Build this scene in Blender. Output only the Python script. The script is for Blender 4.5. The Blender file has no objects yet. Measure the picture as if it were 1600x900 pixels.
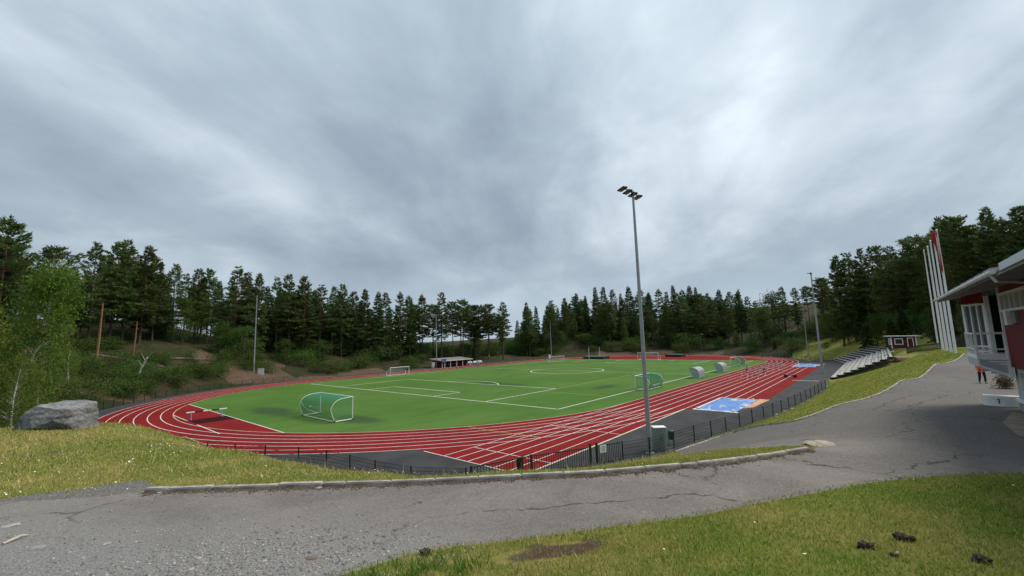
import bpy, bmesh, math, random
import numpy as np
from mathutils import Vector, Matrix, noise as mnoise
from mathutils.geometry import delaunay_2d_cdt

R = math.radians
S = bpy.context.scene
COL = S.collection

# ------------------------------------------------------------------ camera
CAM = np.array([-41.04, -28.88, 8.075])
YAW, PITCH, ROLL, FPX = 0.711219, 0.123165, -0.028943, 657.64
def _basis():
    f = np.array([math.cos(YAW)*math.cos(PITCH), math.sin(YAW)*math.cos(PITCH), math.sin(PITCH)])
    r = np.array([math.sin(YAW), -math.cos(YAW), 0.0]); u = np.cross(r, f)
    return (math.cos(ROLL)*r+math.sin(ROLL)*u, -math.sin(ROLL)*r+math.cos(ROLL)*u, f)
CR, CU, CF = _basis()
cd = bpy.data.cameras.new('camera'); cam = bpy.data.objects.new('camera', cd); COL.objects.link(cam)
cd.sensor_width = 36.0; cd.lens = FPX/1600*36; cd.clip_start = 0.1; cd.clip_end = 4000
cam.matrix_world = Matrix(((CR[0], CU[0], -CF[0], CAM[0]), (CR[1], CU[1], -CF[1], CAM[1]), (CR[2], CU[2], -CF[2], CAM[2]), (0, 0, 0, 1)))
S.camera = cam

# ------------------------------------------------------------------ world: overcast sky
SUN_EL, SUN_AZ = R(52), R(-35)          # azimuth measured from +x towards +y
W = bpy.data.worlds.new('World'); S.world = W; W.use_nodes = True
nt = W.node_tree; N = nt.nodes; Lk = nt.links; N.clear()
def nd(tree, t, **kw):
    n = tree.nodes.new(t)
    for k, v in kw.items():
        if hasattr(n, k): setattr(n, k, v)
    return n
def mth(tree, op, a, b=None, c=None, clamp=False):
    n = tree.nodes.new('ShaderNodeMath'); n.operation = op; n.use_clamp = clamp
    for i, v in enumerate((a, b, c)):
        if v is None: continue
        if isinstance(v, (int, float)): n.inputs[i].default_value = v
        else: tree.links.new(v, n.inputs[i])
    return n.outputs[0]
def mixc(tree, f, a, b):
    n = tree.nodes.new('ShaderNodeMix'); n.data_type = 'RGBA'
    for s, v in ((n.inputs[0], f), (n.inputs[6], a), (n.inputs[7], b)):
        if isinstance(v, (int, float)): s.default_value = v
        elif isinstance(v, tuple): s.default_value = v if len(v) == 4 else (*v, 1)
        else: tree.links.new(v, s)
    return n.outputs[2]
def noi(tree, vec, scale, detail=5, rough=.55, dist=0.0):
    n = tree.nodes.new('ShaderNodeTexNoise'); n.inputs['Scale'].default_value = scale; n.inputs['Detail'].default_value = detail
    n.inputs['Roughness'].default_value = rough; n.inputs['Distortion'].default_value = dist
    if vec is not None: tree.links.new(vec, n.inputs['Vector'])
    return n.outputs['Fac']
def ramp(tree, f, stops):
    n = tree.nodes.new('ShaderNodeValToRGB'); e = n.color_ramp.elements
    while len(e) < len(stops): e.new(.5)
    for el, (p, c) in zip(e, stops): el.position = p; el.color = c if len(c) == 4 else (*c, 1)
    tree.links.new(f, n.inputs[0]); return n.outputs[0]
def smooth(tree, v, a, b):
    n = tree.nodes.new('ShaderNodeMapRange'); n.interpolation_type = 'SMOOTHSTEP'
    tree.links.new(v, n.inputs[0]); n.inputs[1].default_value = a; n.inputs[2].default_value = b
    return n.outputs[0]
sky = nd(nt, 'ShaderNodeTexSky'); sky.sky_type = 'NISHITA'; sky.sun_disc = False
sky.sun_elevation = SUN_EL; sky.sun_rotation = R(90)-SUN_AZ
tc = nd(nt, 'ShaderNodeTexCoord'); sp = nd(nt, 'ShaderNodeSeparateXYZ'); Lk.new(tc.outputs['Generated'], sp.inputs[0])
zc = mth(nt, 'MAXIMUM', sp.outputs[2], 0.0)
den = mth(nt, 'ADD', zc, 0.30)
cb = nd(nt, 'ShaderNodeCombineXYZ'); Lk.new(mth(nt, 'DIVIDE', sp.outputs[0], den), cb.inputs[0]); Lk.new(mth(nt, 'DIVIDE', sp.outputs[1], den), cb.inputs[1])
mp = nd(nt, 'ShaderNodeMapping'); Lk.new(cb.outputs[0], mp.inputs[0]); mp.inputs['Rotation'].default_value = (0, 0, R(-32))
wn = nd(nt, 'ShaderNodeTexNoise'); wn.inputs['Scale'].default_value = .55; wn.inputs['Detail'].default_value = 3; Lk.new(mp.outputs[0], wn.inputs['Vector'])
va = nd(nt, 'ShaderNodeVectorMath'); va.operation = 'MULTIPLY_ADD'; Lk.new(wn.outputs['Color'], va.inputs[0]); va.inputs[1].default_value = (.9, .55, 0); Lk.new(mp.outputs[0], va.inputs[2])
def stretched(sx, sy, off):
    m2 = nd(nt, 'ShaderNodeMapping'); Lk.new(va.outputs[0], m2.inputs[0]); m2.inputs['Scale'].default_value = (sx, sy, 1); m2.inputs['Location'].default_value = off
    return m2.outputs[0]
n1 = noi(nt, stretched(.55, 1.1, (27.41, 4.12, 5.0)), 1.0, 5, .48, .0)
n2 = noi(nt, stretched(.85, 1.1, (14.49, 28.77, 3.42)), 2.6, 6, .55, .1)
n3 = noi(nt, stretched(.35, .55, (13.4, 17.32, 3.44)), 1.0, 3, .5, 0)
cl = mth(nt, 'ADD', mth(nt, 'ADD', mth(nt, 'MULTIPLY', n1, .46), mth(nt, 'MULTIPLY', n2, .25)), mth(nt, 'MULTIPLY', n3, .29))
cloud = ramp(nt, cl, [(.37, (.103, .128, .158)), (.44, (.134, .165, .198)), (.51, (.177, .213, .246)), (.59, (.268, .310, .340)), (.70, (.43, .475, .50))])
# a standard overcast sky: brighter towards the zenith
grad = mth(nt, 'MULTIPLY_ADD', zc, .50, .85)
hz = mixc(nt, smooth(nt, zc, 0.0, .22), (.215, .262, .308), cloud)
vm = nd(nt, 'ShaderNodeVectorMath'); vm.operation = 'SCALE'; Lk.new(hz, vm.inputs[0]); Lk.new(grad, vm.inputs['Scale'])
nsc = nd(nt, 'ShaderNodeVectorMath'); nsc.operation = 'SCALE'; Lk.new(sky.outputs[0], nsc.inputs[0]); nsc.inputs['Scale'].default_value = .1
skyc = mixc(nt, .97, nsc.outputs[0], vm.outputs[0])
bg = nd(nt, 'ShaderNodeBackground'); bg.inputs['Strength'].default_value = 1.0; Lk.new(skyc, bg.inputs[0])
wo = nd(nt, 'ShaderNodeOutputWorld'); Lk.new(bg.outputs[0], wo.inputs[0])

# ------------------------------------------------------------------ sun behind the cloud, exposure
sl = bpy.data.lights.new('sun', 'SUN'); so = bpy.data.objects.new('sun', sl); COL.objects.link(so)
sl.energy = 1.5; sl.angle = R(25); sl.color = (1, .92, .80)
so.rotation_euler = Vector((math.cos(SUN_AZ)*math.cos(SUN_EL), math.sin(SUN_AZ)*math.cos(SUN_EL), math.sin(SUN_EL))).to_track_quat('Z', 'Y').to_euler()
vs = S.view_settings; vs.view_transform = 'Standard'; vs.look = 'None'; vs.exposure = 1.28; vs.gamma = 1.0
S.cycles.max_bounces = 6; S.cycles.diffuse_bounces = 3; S.cycles.transparent_max_bounces = 8; S.cycles.use_adaptive_sampling = True

# ------------------------------------------------------------------ helpers
rnd = random.Random(7); rng = np.random.default_rng(11)
def ray(px, py): return CF + (px-800)/FPX*CR + (450-py)/FPX*CU
def atd(px, py, d): return CAM + ray(px, py)*d
def back(px, py, z=0.0):
    d = ray(px, py); return CAM + d*((z-CAM[2])/d[2])
def screen(p):
    d = np.asarray(p, float)-CAM; z = d@CF
    return 800+FPX*(d@CR)/z, 450-FPX*(d@CU)/z, z

MATS = {}
def mat(name, col, rough=.7, var=.0, scale=3.0, bump=.0, bscale=None, metal=0.0, spec=.3, col2=None, detail=5, coords='Object', trans=0.0, objvar=0.0):
    if name in MATS: return MATS[name]
    m = bpy.data.materials.new(name); m.use_nodes = True; t = m.node_tree; b = t.nodes['Principled BSDF']
    b.inputs['Roughness'].default_value = rough; b.inputs['Metallic'].default_value = metal; b.inputs['Specular IOR Level'].default_value = spec
    tcn = t.nodes.new('ShaderNodeTexCoord'); vec = tcn.outputs[coords]
    c = None
    if var > 0 or col2:
        f = noi(t, vec, scale, detail, .6)
        f = smooth(t, f, .3, .7)
        lo = tuple(x*(1-var) for x in col); hi = tuple(min(1, x*(1+var)) for x in col) if not col2 else col2
        c = mixc(t, f, lo, hi)
    if objvar > 0:
        oi = t.nodes.new('ShaderNodeObjectInfo'); hs = t.nodes.new('ShaderNodeHueSaturation')
        t.links.new(mth(t, 'MULTIPLY_ADD', oi.outputs['Random'], objvar*2, 1-objvar), hs.inputs['Value'])
        t.links.new(mth(t, 'MULTIPLY_ADD', oi.outputs['Random'], .04, .48), hs.inputs['Hue'])
        if c is None: hs.inputs['Color'].default_value = (*col, 1)
        else: t.links.new(c, hs.inputs['Color'])
        c = hs.outputs[0]
    if c is None: b.inputs['Base Color'].default_value = (*col, 1)
    else: t.links.new(c, b.inputs['Base Color'])
    if bump > 0:
        bn = t.nodes.new('ShaderNodeBump'); bn.inputs['Strength'].default_value = bump; bn.inputs['Distance'].default_value = .05
        t.links.new(noi(t, vec, bscale or scale*4, 6, .65), bn.inputs['Height']); t.links.new(bn.outputs[0], b.inputs['Normal'])
    if trans > 0:
        tr = t.nodes.new('ShaderNodeBsdfTranslucent'); ms = t.nodes.new('ShaderNodeMixShader'); ms.inputs[0].default_value = trans
        if c is None: tr.inputs[0].default_value = (*col, 1)
        else: t.links.new(c, tr.inputs[0])
        t.links.new(b.outputs[0], ms.inputs[1]); t.links.new(tr.outputs[0], ms.inputs[2])
        t.links.new(ms.outputs[0], t.nodes['Material Output'].inputs[0])
    MATS[name] = m; return m

def link(name, data, parent=None, loc=None, rotz=None):
    o = bpy.data.objects.new(name, data); COL.objects.link(o)
    if parent is not None: o.parent = parent
    if loc is not None: o.location = loc
    if rotz is not None: o.rotation_euler = (0, 0, rotz)
    return o
def tag(o, label=None, cat=None, group=None, kind=None):
    if label: o['label'] = label
    if cat: o['category'] = cat
    if group: o['group'] = group
    if kind: o['kind'] = kind
    return o
def thing(name, label, cat, loc=(0, 0, 0), rotz=0.0, group=None):
    o = link(name, None, None, loc, rotz); o.empty_display_size = .2
    return tag(o, label, cat, group)
def copy_tree(o, parent=None):
    c = o.copy(); COL.objects.link(c); c.parent = parent
    for ch in list(o.children): copy_tree(ch, c)
    return c

def np_mesh(name, V, F, material, smooth_=False):
    """V (n,3) array, F (m,k) array of equal-size faces"""
    V = np.ascontiguousarray(V, dtype=np.float32); F = np.ascontiguousarray(F, dtype=np.int32)
    me = bpy.data.meshes.new(name); k = F.shape[1]
    me.vertices.add(len(V)); me.vertices.foreach_set('co', V.ravel())
    me.loops.add(F.size); me.loops.foreach_set('vertex_index', F.ravel())
    me.polygons.add(len(F)); me.polygons.foreach_set('loop_start', np.arange(0, F.size, k, dtype=np.int32))
    if smooth_: me.polygons.foreach_set('use_smooth', np.ones(len(F), dtype=bool))
    me.update(calc_edges=True); me.materials.append(material)
    return me

class MB:
    def __init__(s): s.v = []; s.f = []
    def add(s, V, F):
        o = len(s.v); s.v += [tuple(map(float, p)) for p in V]; s.f += [tuple(i+o for i in f) for f in F]; return s
    def box(s, c, size, rz=0.0, M=None):
        x, y, z = size[0]/2, size[1]/2, size[2]/2
        P = [(-x, -y, -z), (x, -y, -z), (x, y, -z), (-x, y, -z), (-x, -y, z), (x, -y, z), (x, y, z), (-x, y, z)]
        if rz: ca, sa = math.cos(rz), math.sin(rz); P = [(a*ca-b*sa, a*sa+b*ca, d) for a, b, d in P]
        if M is not None: P = [tuple(M @ Vector(p)) for p in P]
        P = [(a+c[0], b+c[1], d+c[2]) for a, b, d in P]
        return s.add(P, [(0, 3, 2, 1), (4, 5, 6, 7), (0, 1, 5, 4), (1, 2, 6, 5), (2, 3, 7, 6), (3, 0, 4, 7)])
    def tube(s, pts, r, n=6, cap=True):
        pts = [Vector(p) for p in pts]; rs = r if isinstance(r, (list, tuple)) else [r]*len(pts)
        V = []; F = []; up = None
        for i, p in enumerate(pts):
            d = (pts[min(i+1, len(pts)-1)]-pts[max(i-1, 0)]).normalized()
            if up is None:
                a = Vector((0, 0, 1)) if abs(d.z) < .9 else Vector((1, 0, 0)); up = (a-d*a.dot(d)).normalized()
            else: up = (up-d*up.dot(d)).normalized()
            sd = d.cross(up)
            for k in range(n):
                t = 2*math.pi*k/n; V.append(p+(up*math.cos(t)+sd*math.sin(t))*rs[i])
        for i in range(len(pts)-1):
            for k in range(n): F.append((i*n+k, i*n+(k+1) % n, (i+1)*n+(k+1) % n, (i+1)*n+k))
        if cap: F.append(tuple(range(n-1, -1, -1))); F.append(tuple((len(pts)-1)*n+k for k in range(n)))
        return s.add(V, F)
    def poly(s, P): return s.add(P, [tuple(range(len(P)))])
    def prism(s, P, vec):
        n = len(P); v = Vector(vec); Q = [tuple(Vector(p)+v) for p in P]
        return s.add(list(P)+Q, [tuple(range(n-1, -1, -1)), tuple(range(n, 2*n))]+[(i, (i+1) % n, n+(i+1) % n, n+i) for i in range(n)])
    def mesh(s, name, m, sm=False):
        me = bpy.data.meshes.new(name); me.from_pydata(s.v, [], s.f); me.materials.append(m)
        if sm: me.polygons.foreach_set('use_smooth', [True]*len(me.polygons))
        me.update(); return me
    def build(s, name, m, parent=None, loc=None, rotz=None, sm=False): return link(name, s.mesh(name, m, sm), parent, loc, rotz)
def bevelled(o, w=.01, seg=2):
    b = o.modifiers.new('bevel', 'BEVEL'); b.width = w; b.segments = seg; b.limit_method = 'ANGLE'; return o

# ------------------------------------------------------------------ terrain height
TC = (7.8, 32.0); TC2 = (92.2, 32.0)
def arc(c, r, a0, a1, n): return [(c[0]+r*math.cos(R(a0+(a1-a0)*i/n)), c[1]+r*math.sin(R(a0+(a1-a0)*i/n))) for i in range(n+1)]
FENCE_NEAR = [(-24.6, -11.0), (-20.6, -12.4), (-17.4, -14.1), (-14.5, -15.25), (-12.5, -16.25), (-9.75, -16.9), (-6.9, -17.4), (-4.5, -17.95), (-2.2, -18.45), (.2, -18.95), (2.8, -19.4), (5.3, -19.85), (7.8, -20.2), (10.3, -20.55), (12.8, -20.85), (15.3, -21.1), (17.8, -21.35), (20.3, -21.55), (22.8, -21.75), (25.3, -21.95), (27.8, -22.1), (30.3, -22.25), (33.3, -22.4)]
FENCE_LEFT = [(-31.4, 10.0), (-30.4, 7.2), (-29.3, 4.6), (-28.1, 2.0), (-27.3, -.4), (-27.0, -2.9), (-26.75, -5.4), (-26.2, -8.2), (-24.6, -11.0)]
FLAT = [(p[0]-.25, p[1]-.35) for p in FENCE_NEAR] + [(37, -22.5), (46, -21.9), (91, -21.9), (107.5, -19.3)] + [(103.5, -13.5)] + arc(TC2, 46.6, -62, 90, 18) + [(70, 82), (40, 82), (20, 80)] + arc(TC, 47.0, 98, 214, 18) + [(p[0]-.4, p[1]-.1) for p in FENCE_LEFT[1:]]
FLAT = np.array(FLAT)
def seg_dist(X, Y, P):
    """distance to closed polygon edges and inside flag"""
    D = np.full(X.shape, 1e9); ins = np.zeros(X.shape, bool); n = len(P)
    for i in range(n):
        a = P[i]; b = P[(i+1) % n]; ex, ey = b-a; L2 = ex*ex+ey*ey
        t = np.clip(((X-a[0])*ex+(Y-a[1])*ey)/L2, 0, 1)
        D = np.minimum(D, (X-a[0]-t*ex)**2+(Y-a[1]-t*ey)**2)
        c = ((a[1] > Y) != (b[1] > Y)); xi = a[0]+(Y-a[1])/(ey if ey else 1e-9)*ex
        ins ^= c & (X < xi)
    return np.sqrt(D), ins
CTRL = []
for px, py, z in [(228, 768, 4.90), (400, 762, 4.92), (570, 757, 4.90), (785, 748, 4.90), (1000, 735, 4.90), (1130, 722, 4.80), (1260, 703, 4.5),
        (620, 870, 5.15), (785, 845, 5.05), (1100, 805, 4.9), (1250, 775, 4.75), (1400, 750, 4.6), (1500, 742, 4.6), (1600, 742, 4.6),
        (1100, 890, 5.4), (1500, 890, 5.4), (800, 890, 5.3), (1590, 830, 5.1), (100, 880, 5.3), (400, 880, 5.3), (50, 800, 5.1),
        (0, 700, 5.25), (100, 720, 5.05), (90, 668, 4.95), (200, 663, 4.85), (250, 675, 4.65), (400, 708, 4.35), (500, 730, 4.3), (600, 741, 4.4), (780, 738, 4.45), (900, 735, 4.4),
        (1060, 703, .35), (1120, 686, 1.05), (1180, 668, 2.), (1250, 655, 3.0), (1330, 630, 3.7), (1400, 595, 4.25), (1460, 570, 4.95), (1500, 557, 5.25),
        (1600, 700, 4.4), (1560, 633, 4.1), (1535, 598, 4.1), (1400, 660, 4.2), (1100, 705, 2.0), (1180, 690, 3.), (1270, 690, 4.3), (1467, 546, 5.55), (1494, 552, 5.5)]:
    CTRL.append(tuple(back(px, py, z)))
CTRL += [(-41, -28.9, 6.4), (-46, -34, 6.8), (-50, -20, 6.3), (-60, -30, 7.5), (-45, -45, 7.2), (-30, -45, 5.2), (-20, -45, 4.6), (-5, -42, 4.3), (-15, -36, 4.2), (10, -42, 4.6), (-46, -8, 5.6), (-46, 5, 5.2), (-40, 8, 3.6), (-46, 20, 4.5), (-60, 0, 7.0),
         (47, -24.5, .6), (47, -27.5, 1.7), (49, -30.6, 2.9), (60, -24.5, .5), (60, -27.5, 1.6), (60, -30.6, 2.9), (75, -24.5, .5), (75, -27.5, 1.6), (75, -30.6, 2.9), (90, -24.5, .5), (90, -27.5, 1.6), (90, -30.5, 2.9), (104, -22.0, .4), (103, -26.5, 2.6), (62, -33.4, 4.9), (75, -34.5, 4.9), (54, -33.6, 4.6), (45, -38, 5.3), (60, -42, 5.0), (100, -30, 3.6), (114, -24, 3.6), (110, -21.5, 1.2), (106, -28, 3.4), (35, -44, 5.4), (52, -50, 5.6), (25, -48, 5.2), (15, -60, 7), (40, -65, 8), (70, -62, 8.5), (100, -55, 9), (110, -42, 6)]
for px, py, d in [(0, 600, 48), (30, 560, 66), (60, 528, 78), (150, 602, 69), (148, 572, 76), (148, 540, 86), (240, 602, 75), (240, 570, 81), (240, 540, 88), (200, 500, 105), (330, 592, 88), (330, 552, 97), (330, 525, 115), (420, 585, 106), (420, 560, 114), (420, 540, 135), (520, 578, 120), (520, 558, 130), (520, 545, 150), (600, 572, 135), (620, 556, 150), (660, 560, 150), (740, 560, 168), (780, 548, 200), (800, 552, 260), (830, 557, 195), (900, 534, 208), (960, 548, 200), (900, 520, 250), (1000, 548, 190), (1000, 527, 225), (1000, 505, 290), (1080, 548, 184), (1080, 520, 240), (1130, 548, 176), (1150, 535, 190), (1200, 536, 165), (1265, 510, 160), (1290, 539, 132), (1230, 546, 140), (1340, 512, 150), (1420, 505, 112), (1500, 490, 95), (1590, 490, 80), (1400, 470, 160), (1500, 440, 150)]:
    CTRL.append(tuple(atd(px, py, d)))
for p in [(-90, 60, 14), (-110, 0, 12), (-100, -60, 10), (-60, 110, 18), (-20, 140, 12), (40, 160, 4), (100, 170, 1), (160, 140, 3), (230, 120, 14), (290, 40, 26), (240, -40, 26), (160, -80, 22), (80, -110, 24), (0, -110, 16), (-80, 130, 22)]: CTRL.append(p)
for px, py, ds in [(330, 697, (21, 25)), (400, 711, (18, 22)), (470, 724, (16, 20)), (545, 741, (14, 18)), (620, 746, (13, 17)), (700, 747, (13, 17))]:
    for d_ in ds: q_ = atd(px, py, d_); CTRL.append((q_[0], q_[1], max(.3, q_[2]-.42)))
CTRL = np.array(CTRL)
FPTS = []
for i in range(len(FLAT)):
    a, b = FLAT[i], FLAT[(i+1) % len(FLAT)]; k = max(1, int(np.hypot(*(b-a))/7))
    for j in range(k): FPTS.append(a+(b-a)*j/k)
FPTS = np.array(FPTS)
CX = np.concatenate([CTRL[:, :2], FPTS]); CZ = np.concatenate([CTRL[:, 2], np.zeros(len(FPTS))])
def phi(d2): return np.sqrt(d2+1.0)
_A = phi(((CX[:, None]-CX[None])**2).sum(-1)); _n = len(CX)
_B = np.zeros((_n+1, _n+1)); _B[:_n, :_n] = _A - np.eye(_n)*.12; _B[:_n, _n] = 1; _B[_n, :_n] = 1
_w = np.linalg.solve(_B, np.append(CZ, 0))
def height(X, Y):
    X = np.atleast_1d(np.asarray(X, float)); Y = np.atleast_1d(np.asarray(Y, float)); sh = X.shape; X = X.ravel(); Y = Y.ravel()
    H = np.empty(len(X))
    for i in range(0, len(X), 20000):
        x = X[i:i+20000]; y = Y[i:i+20000]
        H[i:i+20000] = phi((x[:, None]-CX[:, 0])**2+(y[:, None]-CX[:, 1])**2) @ _w[:_n] + _w[_n]
    rr = np.hypot(X-50, Y-20)
    H = np.minimum(np.maximum(H, -.5), 40)
    H = H + (4-H)*np.clip((rr-230)/300, 0, 1)*.9
    D, ins = seg_dist(X, Y, FLAT)
    H = np.where(ins, 0, H*np.clip(D/1.2, 0, 1)**.8)
    return H.reshape(sh)
def h1(x, y): return float(height([x], [y])[0])
def hit(px, py, d0=2.5, d1=400):
    """where the line of sight through a photograph pixel meets the ground"""
    t = np.concatenate([np.arange(d0, 70, .05), np.arange(70, d1, .25)]); P = CAM[None]+ray(px, py)[None]*t[:, None]
    g = P[:, 2]-height(P[:, 0], P[:, 1]); i = np.argmax(g < 0)
    if g[i] >= 0: i = len(t)-1
    return P[i]
# ------------------------------------------------------------------ ground materials
def zone_mat():
    m = bpy.data.materials.new('ground_cover'); m.use_nodes = True; t = m.node_tree; b = t.nodes['Principled BSDF']
    b.inputs['Roughness'].default_value = .95; b.inputs['Specular IOR Level'].default_value = .1
    co = t.nodes.new('ShaderNodeTexCoord').outputs['Object']
    at_ = t.nodes.new('ShaderNodeVertexColor'); at_.layer_name = 'zone'; sx = t.nodes.new('ShaderNodeSeparateColor'); t.links.new(at_.outputs[0], sx.inputs[0])
    nA = noi(t, co, .35, 6, .6, .6); nB = noi(t, co, 2.2, 6, .65); nC = noi(t, co, 22, 5, .7); nD = noi(t, co, 90, 3, .7)
    lawn = mixc(t, smooth(t, nA, .36, .62), (.135, .170, .026), (.250, .225, .068))
    lawn = mixc(t, smooth(t, nB, .45, .75), lawn, (.115, .155, .024))
    lawn = mixc(t, mth(t, 'MULTIPLY', smooth(t, nC, .5, .75), .55), lawn, (.215, .190, .075))
    lawn = mixc(t, mth(t, 'MULTIPLY', smooth(t, nD, .5, .8), .6), lawn, (.05, .07, .015))
    floor = mixc(t, smooth(t, nA, .4, .6), (.022, .030, .010), (.052, .038, .024))
    floor = mixc(t, smooth(t, nB, .5, .7), floor, (.035, .048, .014))
    floor = mixc(t, mth(t, 'MULTIPLY', smooth(t, nC, .5, .8), .5), floor, (.09, .07, .05))
    earth = mixc(t, smooth(t, nB, .35, .65), (.075, .048, .032), (.13, .095, .065))
    earth = mixc(t, mth(t, 'MULTIPLY', smooth(t, nC, .45, .7), .7), earth, (.055, .040, .030))
    grav = mixc(t, smooth(t, nC, .35, .65), (.10, .098, .094), (.26, .25, .235))
    grav = mixc(t, mth(t, 'MULTIPLY', smooth(t, nD, .45, .7), .7), grav, (.07, .068, .066))
    wob = mth(t, 'MULTIPLY_ADD', mth(t, 'SUBTRACT', nB, .5), .9, 0.0)
    def edge(ch): return smooth(t, mth(t, 'ADD', sx.outputs[ch], wob), .35, .65)
    c = mixc(t, edge(0), floor, lawn); c = mixc(t, edge(1), c, earth); c = mixc(t, edge(2), c, grav)
    t.links.new(c, b.inputs['Base Color'])
    bn = t.nodes.new('ShaderNodeBump'); bn.inputs['Strength'].default_value = .8; bn.inputs['Distance'].default_value = .06
    t.links.new(mth(t, 'ADD', nC, mth(t, 'MULTIPLY', nD, .4)), bn.inputs['Height']); t.links.new(bn.outputs[0], b.inputs['Normal'])
    return m
def road_mat():
    m = bpy.data.materials.new('worn_asphalt'); m.use_nodes = True; t = m.node_tree; b = t.nodes['Principled BSDF']
    b.inputs['Roughness'].default_value = .88; b.inputs['Specular IOR Level'].default_value = .25
    co = t.nodes.new('ShaderNodeTexCoord').outputs['Object']; sp_ = t.nodes.new('ShaderNodeSeparateXYZ'); t.links.new(co, sp_.inputs[0])
    nA = noi(t, co, .22, 5, .6, .8); nB = noi(t, co, 1.3, 6, .65, .4); nC = noi(t, co, 38, 4, .75); nD = noi(t, co, 120, 3, .8)
    c = mixc(t, smooth(t, nA, .38, .62), (.135, .123, .112), (.195, .178, .161))
    c = mixc(t, mth(t, 'MULTIPLY', smooth(t, nB, .52, .72), .5), c, (.105, .096, .088))
    # asphalt colour turns darker over the yard in front of the building
    fx = smooth(t, mth(t, 'ADD', sp_.outputs[0], mth(t, 'MULTIPLY', nB, 5)), -24, -15)
    c = mixc(t, mth(t, 'MULTIPLY', fx, .70), c, (.066, .063, .061))
    nE = noi(t, co, 15, 8, .8); c = mixc(t, mth(t, 'MULTIPLY', smooth(t, nE, .50, .66), .55), c, (.066, .060, .055)); c = mixc(t, mth(t, 'MULTIPLY', smooth(t, nE, .50, .36), .5), c, (.31, .285, .26))
    c = mixc(t, mth(t, 'MULTIPLY', smooth(t, nC, .48, .72), .6), c, (.30, .277, .252))
    c = mixc(t, mth(t, 'MULTIPLY', smooth(t, nD, .5, .75), .6), c, (.045, .044, .045))
    # cracks
    vo = t.nodes.new('ShaderNodeTexVoronoi'); vo.feature = 'DISTANCE_TO_EDGE'; vo.inputs['Scale'].default_value = .17
    ad = t.nodes.new('ShaderNodeVectorMath'); ad.operation = 'MULTIPLY_ADD'; nn = t.nodes.new('ShaderNodeTexNoise'); nn.inputs['Scale'].default_value = .9; nn.inputs['Detail'].default_value = 6
    t.links.new(co, nn.inputs['Vector']); t.links.new(nn.outputs['Color'], ad.inputs[0]); ad.inputs[1].default_value = (1.6, 1.6, 0); t.links.new(co, ad.inputs[2]); t.links.new(ad.outputs[0], vo.inputs['Vector'])
    crack = mth(t, 'MULTIPLY', mth(t, 'SUBTRACT', 1.0, smooth(t, vo.outputs[0], .002, .009)), smooth(t, nB, .42, .54))
    c = mixc(t, mth(t, 'MULTIPLY', crack, .85), c, (.035, .035, .028))
    # loose gravel takes over where the asphalt ends
    g = mth(t, 'ADD', mth(t, 'MULTIPLY_ADD', sp_.outputs[0], -.55, mth(t, 'MULTIPLY', sp_.outputs[1], -.35)), mth(t, 'MULTIPLY', nB, 2.2))
    gf = smooth(t, g, 28.6, 30.4)
    gr = mixc(t, smooth(t, nC, .35, .65), (.125, .124, .124), (.33, .318, .30))
    gr = mixc(t, mth(t, 'MULTIPLY', smooth(t, nD, .45, .7), .75), gr, (.06, .062, .066))
    c = mixc(t, gf, c, gr)
    t.links.new(c, b.inputs['Base Color'])
    bn = t.nodes.new('ShaderNodeBump'); bn.inputs['Strength'].default_value = .7; bn.inputs['Distance'].default_value = .025
    hh = mth(t, 'SUBTRACT', mth(t, 'ADD', nC, mth(t, 'MULTIPLY', nD, .5)), mth(t, 'MULTIPLY', crack, .8))
    t.links.new(hh, bn.inputs['Height']); t.links.new(bn.outputs[0], b.inputs['Normal'])
    return m
GROUND_M = zone_mat(); ROAD_M = road_mat()

# ------------------------------------------------------------------ road outline, ground sheet and road
KERB1_PX = [(228, 769), (310, 766), (400, 763), (490, 760.5), (570, 758), (680, 754), (785, 749), (900, 743), (1000, 736), (1130, 723), (1200, 713), (1262, 703)]
KERB2_PX = [(1056, 707), (1112, 687), (1155, 674), (1194, 665), (1240, 659), (1280, 653), (1328, 640), (1374, 619), (1425, 595), (1460, 573), (1484, 560), (1506, 553.5)]
LOW_PX = [(1640, 745), (1600, 742), (1500, 742), (1400, 750), (1330, 760), (1250, 775), (1100, 805), (1000, 818), (900, 831), (785, 846), (700, 857), (640, 867), (590, 883), (540, 897)]
K1 = [hit(*p)[:2] for p in KERB1_PX]; K2 = [hit(*p)[:2] for p in KERB2_PX]; LOW = [hit(*p)[:2] for p in LOW_PX]
for _ in range(6):
    for i_ in range(5, len(K2)-1): K2[i_] = (K2[i_-1]+K2[i_]*2+K2[i_+1])/4
def resample(P, step):
    P = [np.array(p, float) for p in P]; out = [P[0]]
    for a, b in zip(P[:-1], P[1:]):
        k = max(1, int(round(np.hypot(*(b-a))/step)))
        for j in range(1, k+1): out.append(a+(b-a)*j/k)
    return out
def spline(P, n=6):
    P = [np.array(p, float) for p in P]; Q = [P[0]]+P+[P[-1]]; out = []
    for i in range(1, len(Q)-2):
        a, b, c, d = Q[i-1:i+3]
        for j in range(n):
            t = j/n; out.append(.5*((2*b)+(c-a)*t+(2*a-5*b+4*c-d)*t*t+(3*b-a-3*c+d)*t**3))
    return out+[P[-1]]
K1s, K2s, LOWs = spline(K1), spline(K2), spline(LOW)
LEFT_PX = [(0, 786), (90, 781), (160, 777), (200, 771)]
LEFT = [np.array((-50., -13.2))]+[hit(*p)[:2] for p in LEFT_PX]
STRIP = [hit(*p)[:2] for p in [(1274, 697), (1240, 698), (1178, 701), (1112, 705), (1062, 709.5)]]
ROAD = LEFT+K1s+STRIP+K2s+[np.array(p) for p in [(23., -37.), (26., -41.), (26., -50.), (-28., -50.), (-24., -36.)]]+LOWs+[np.array(p) for p in [(-41.2, -24.6), (-50., -23.)]]
ROAD = resample(ROAD+[ROAD[0]], .45)[:-1]
_cl = [ROAD[0]]
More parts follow.
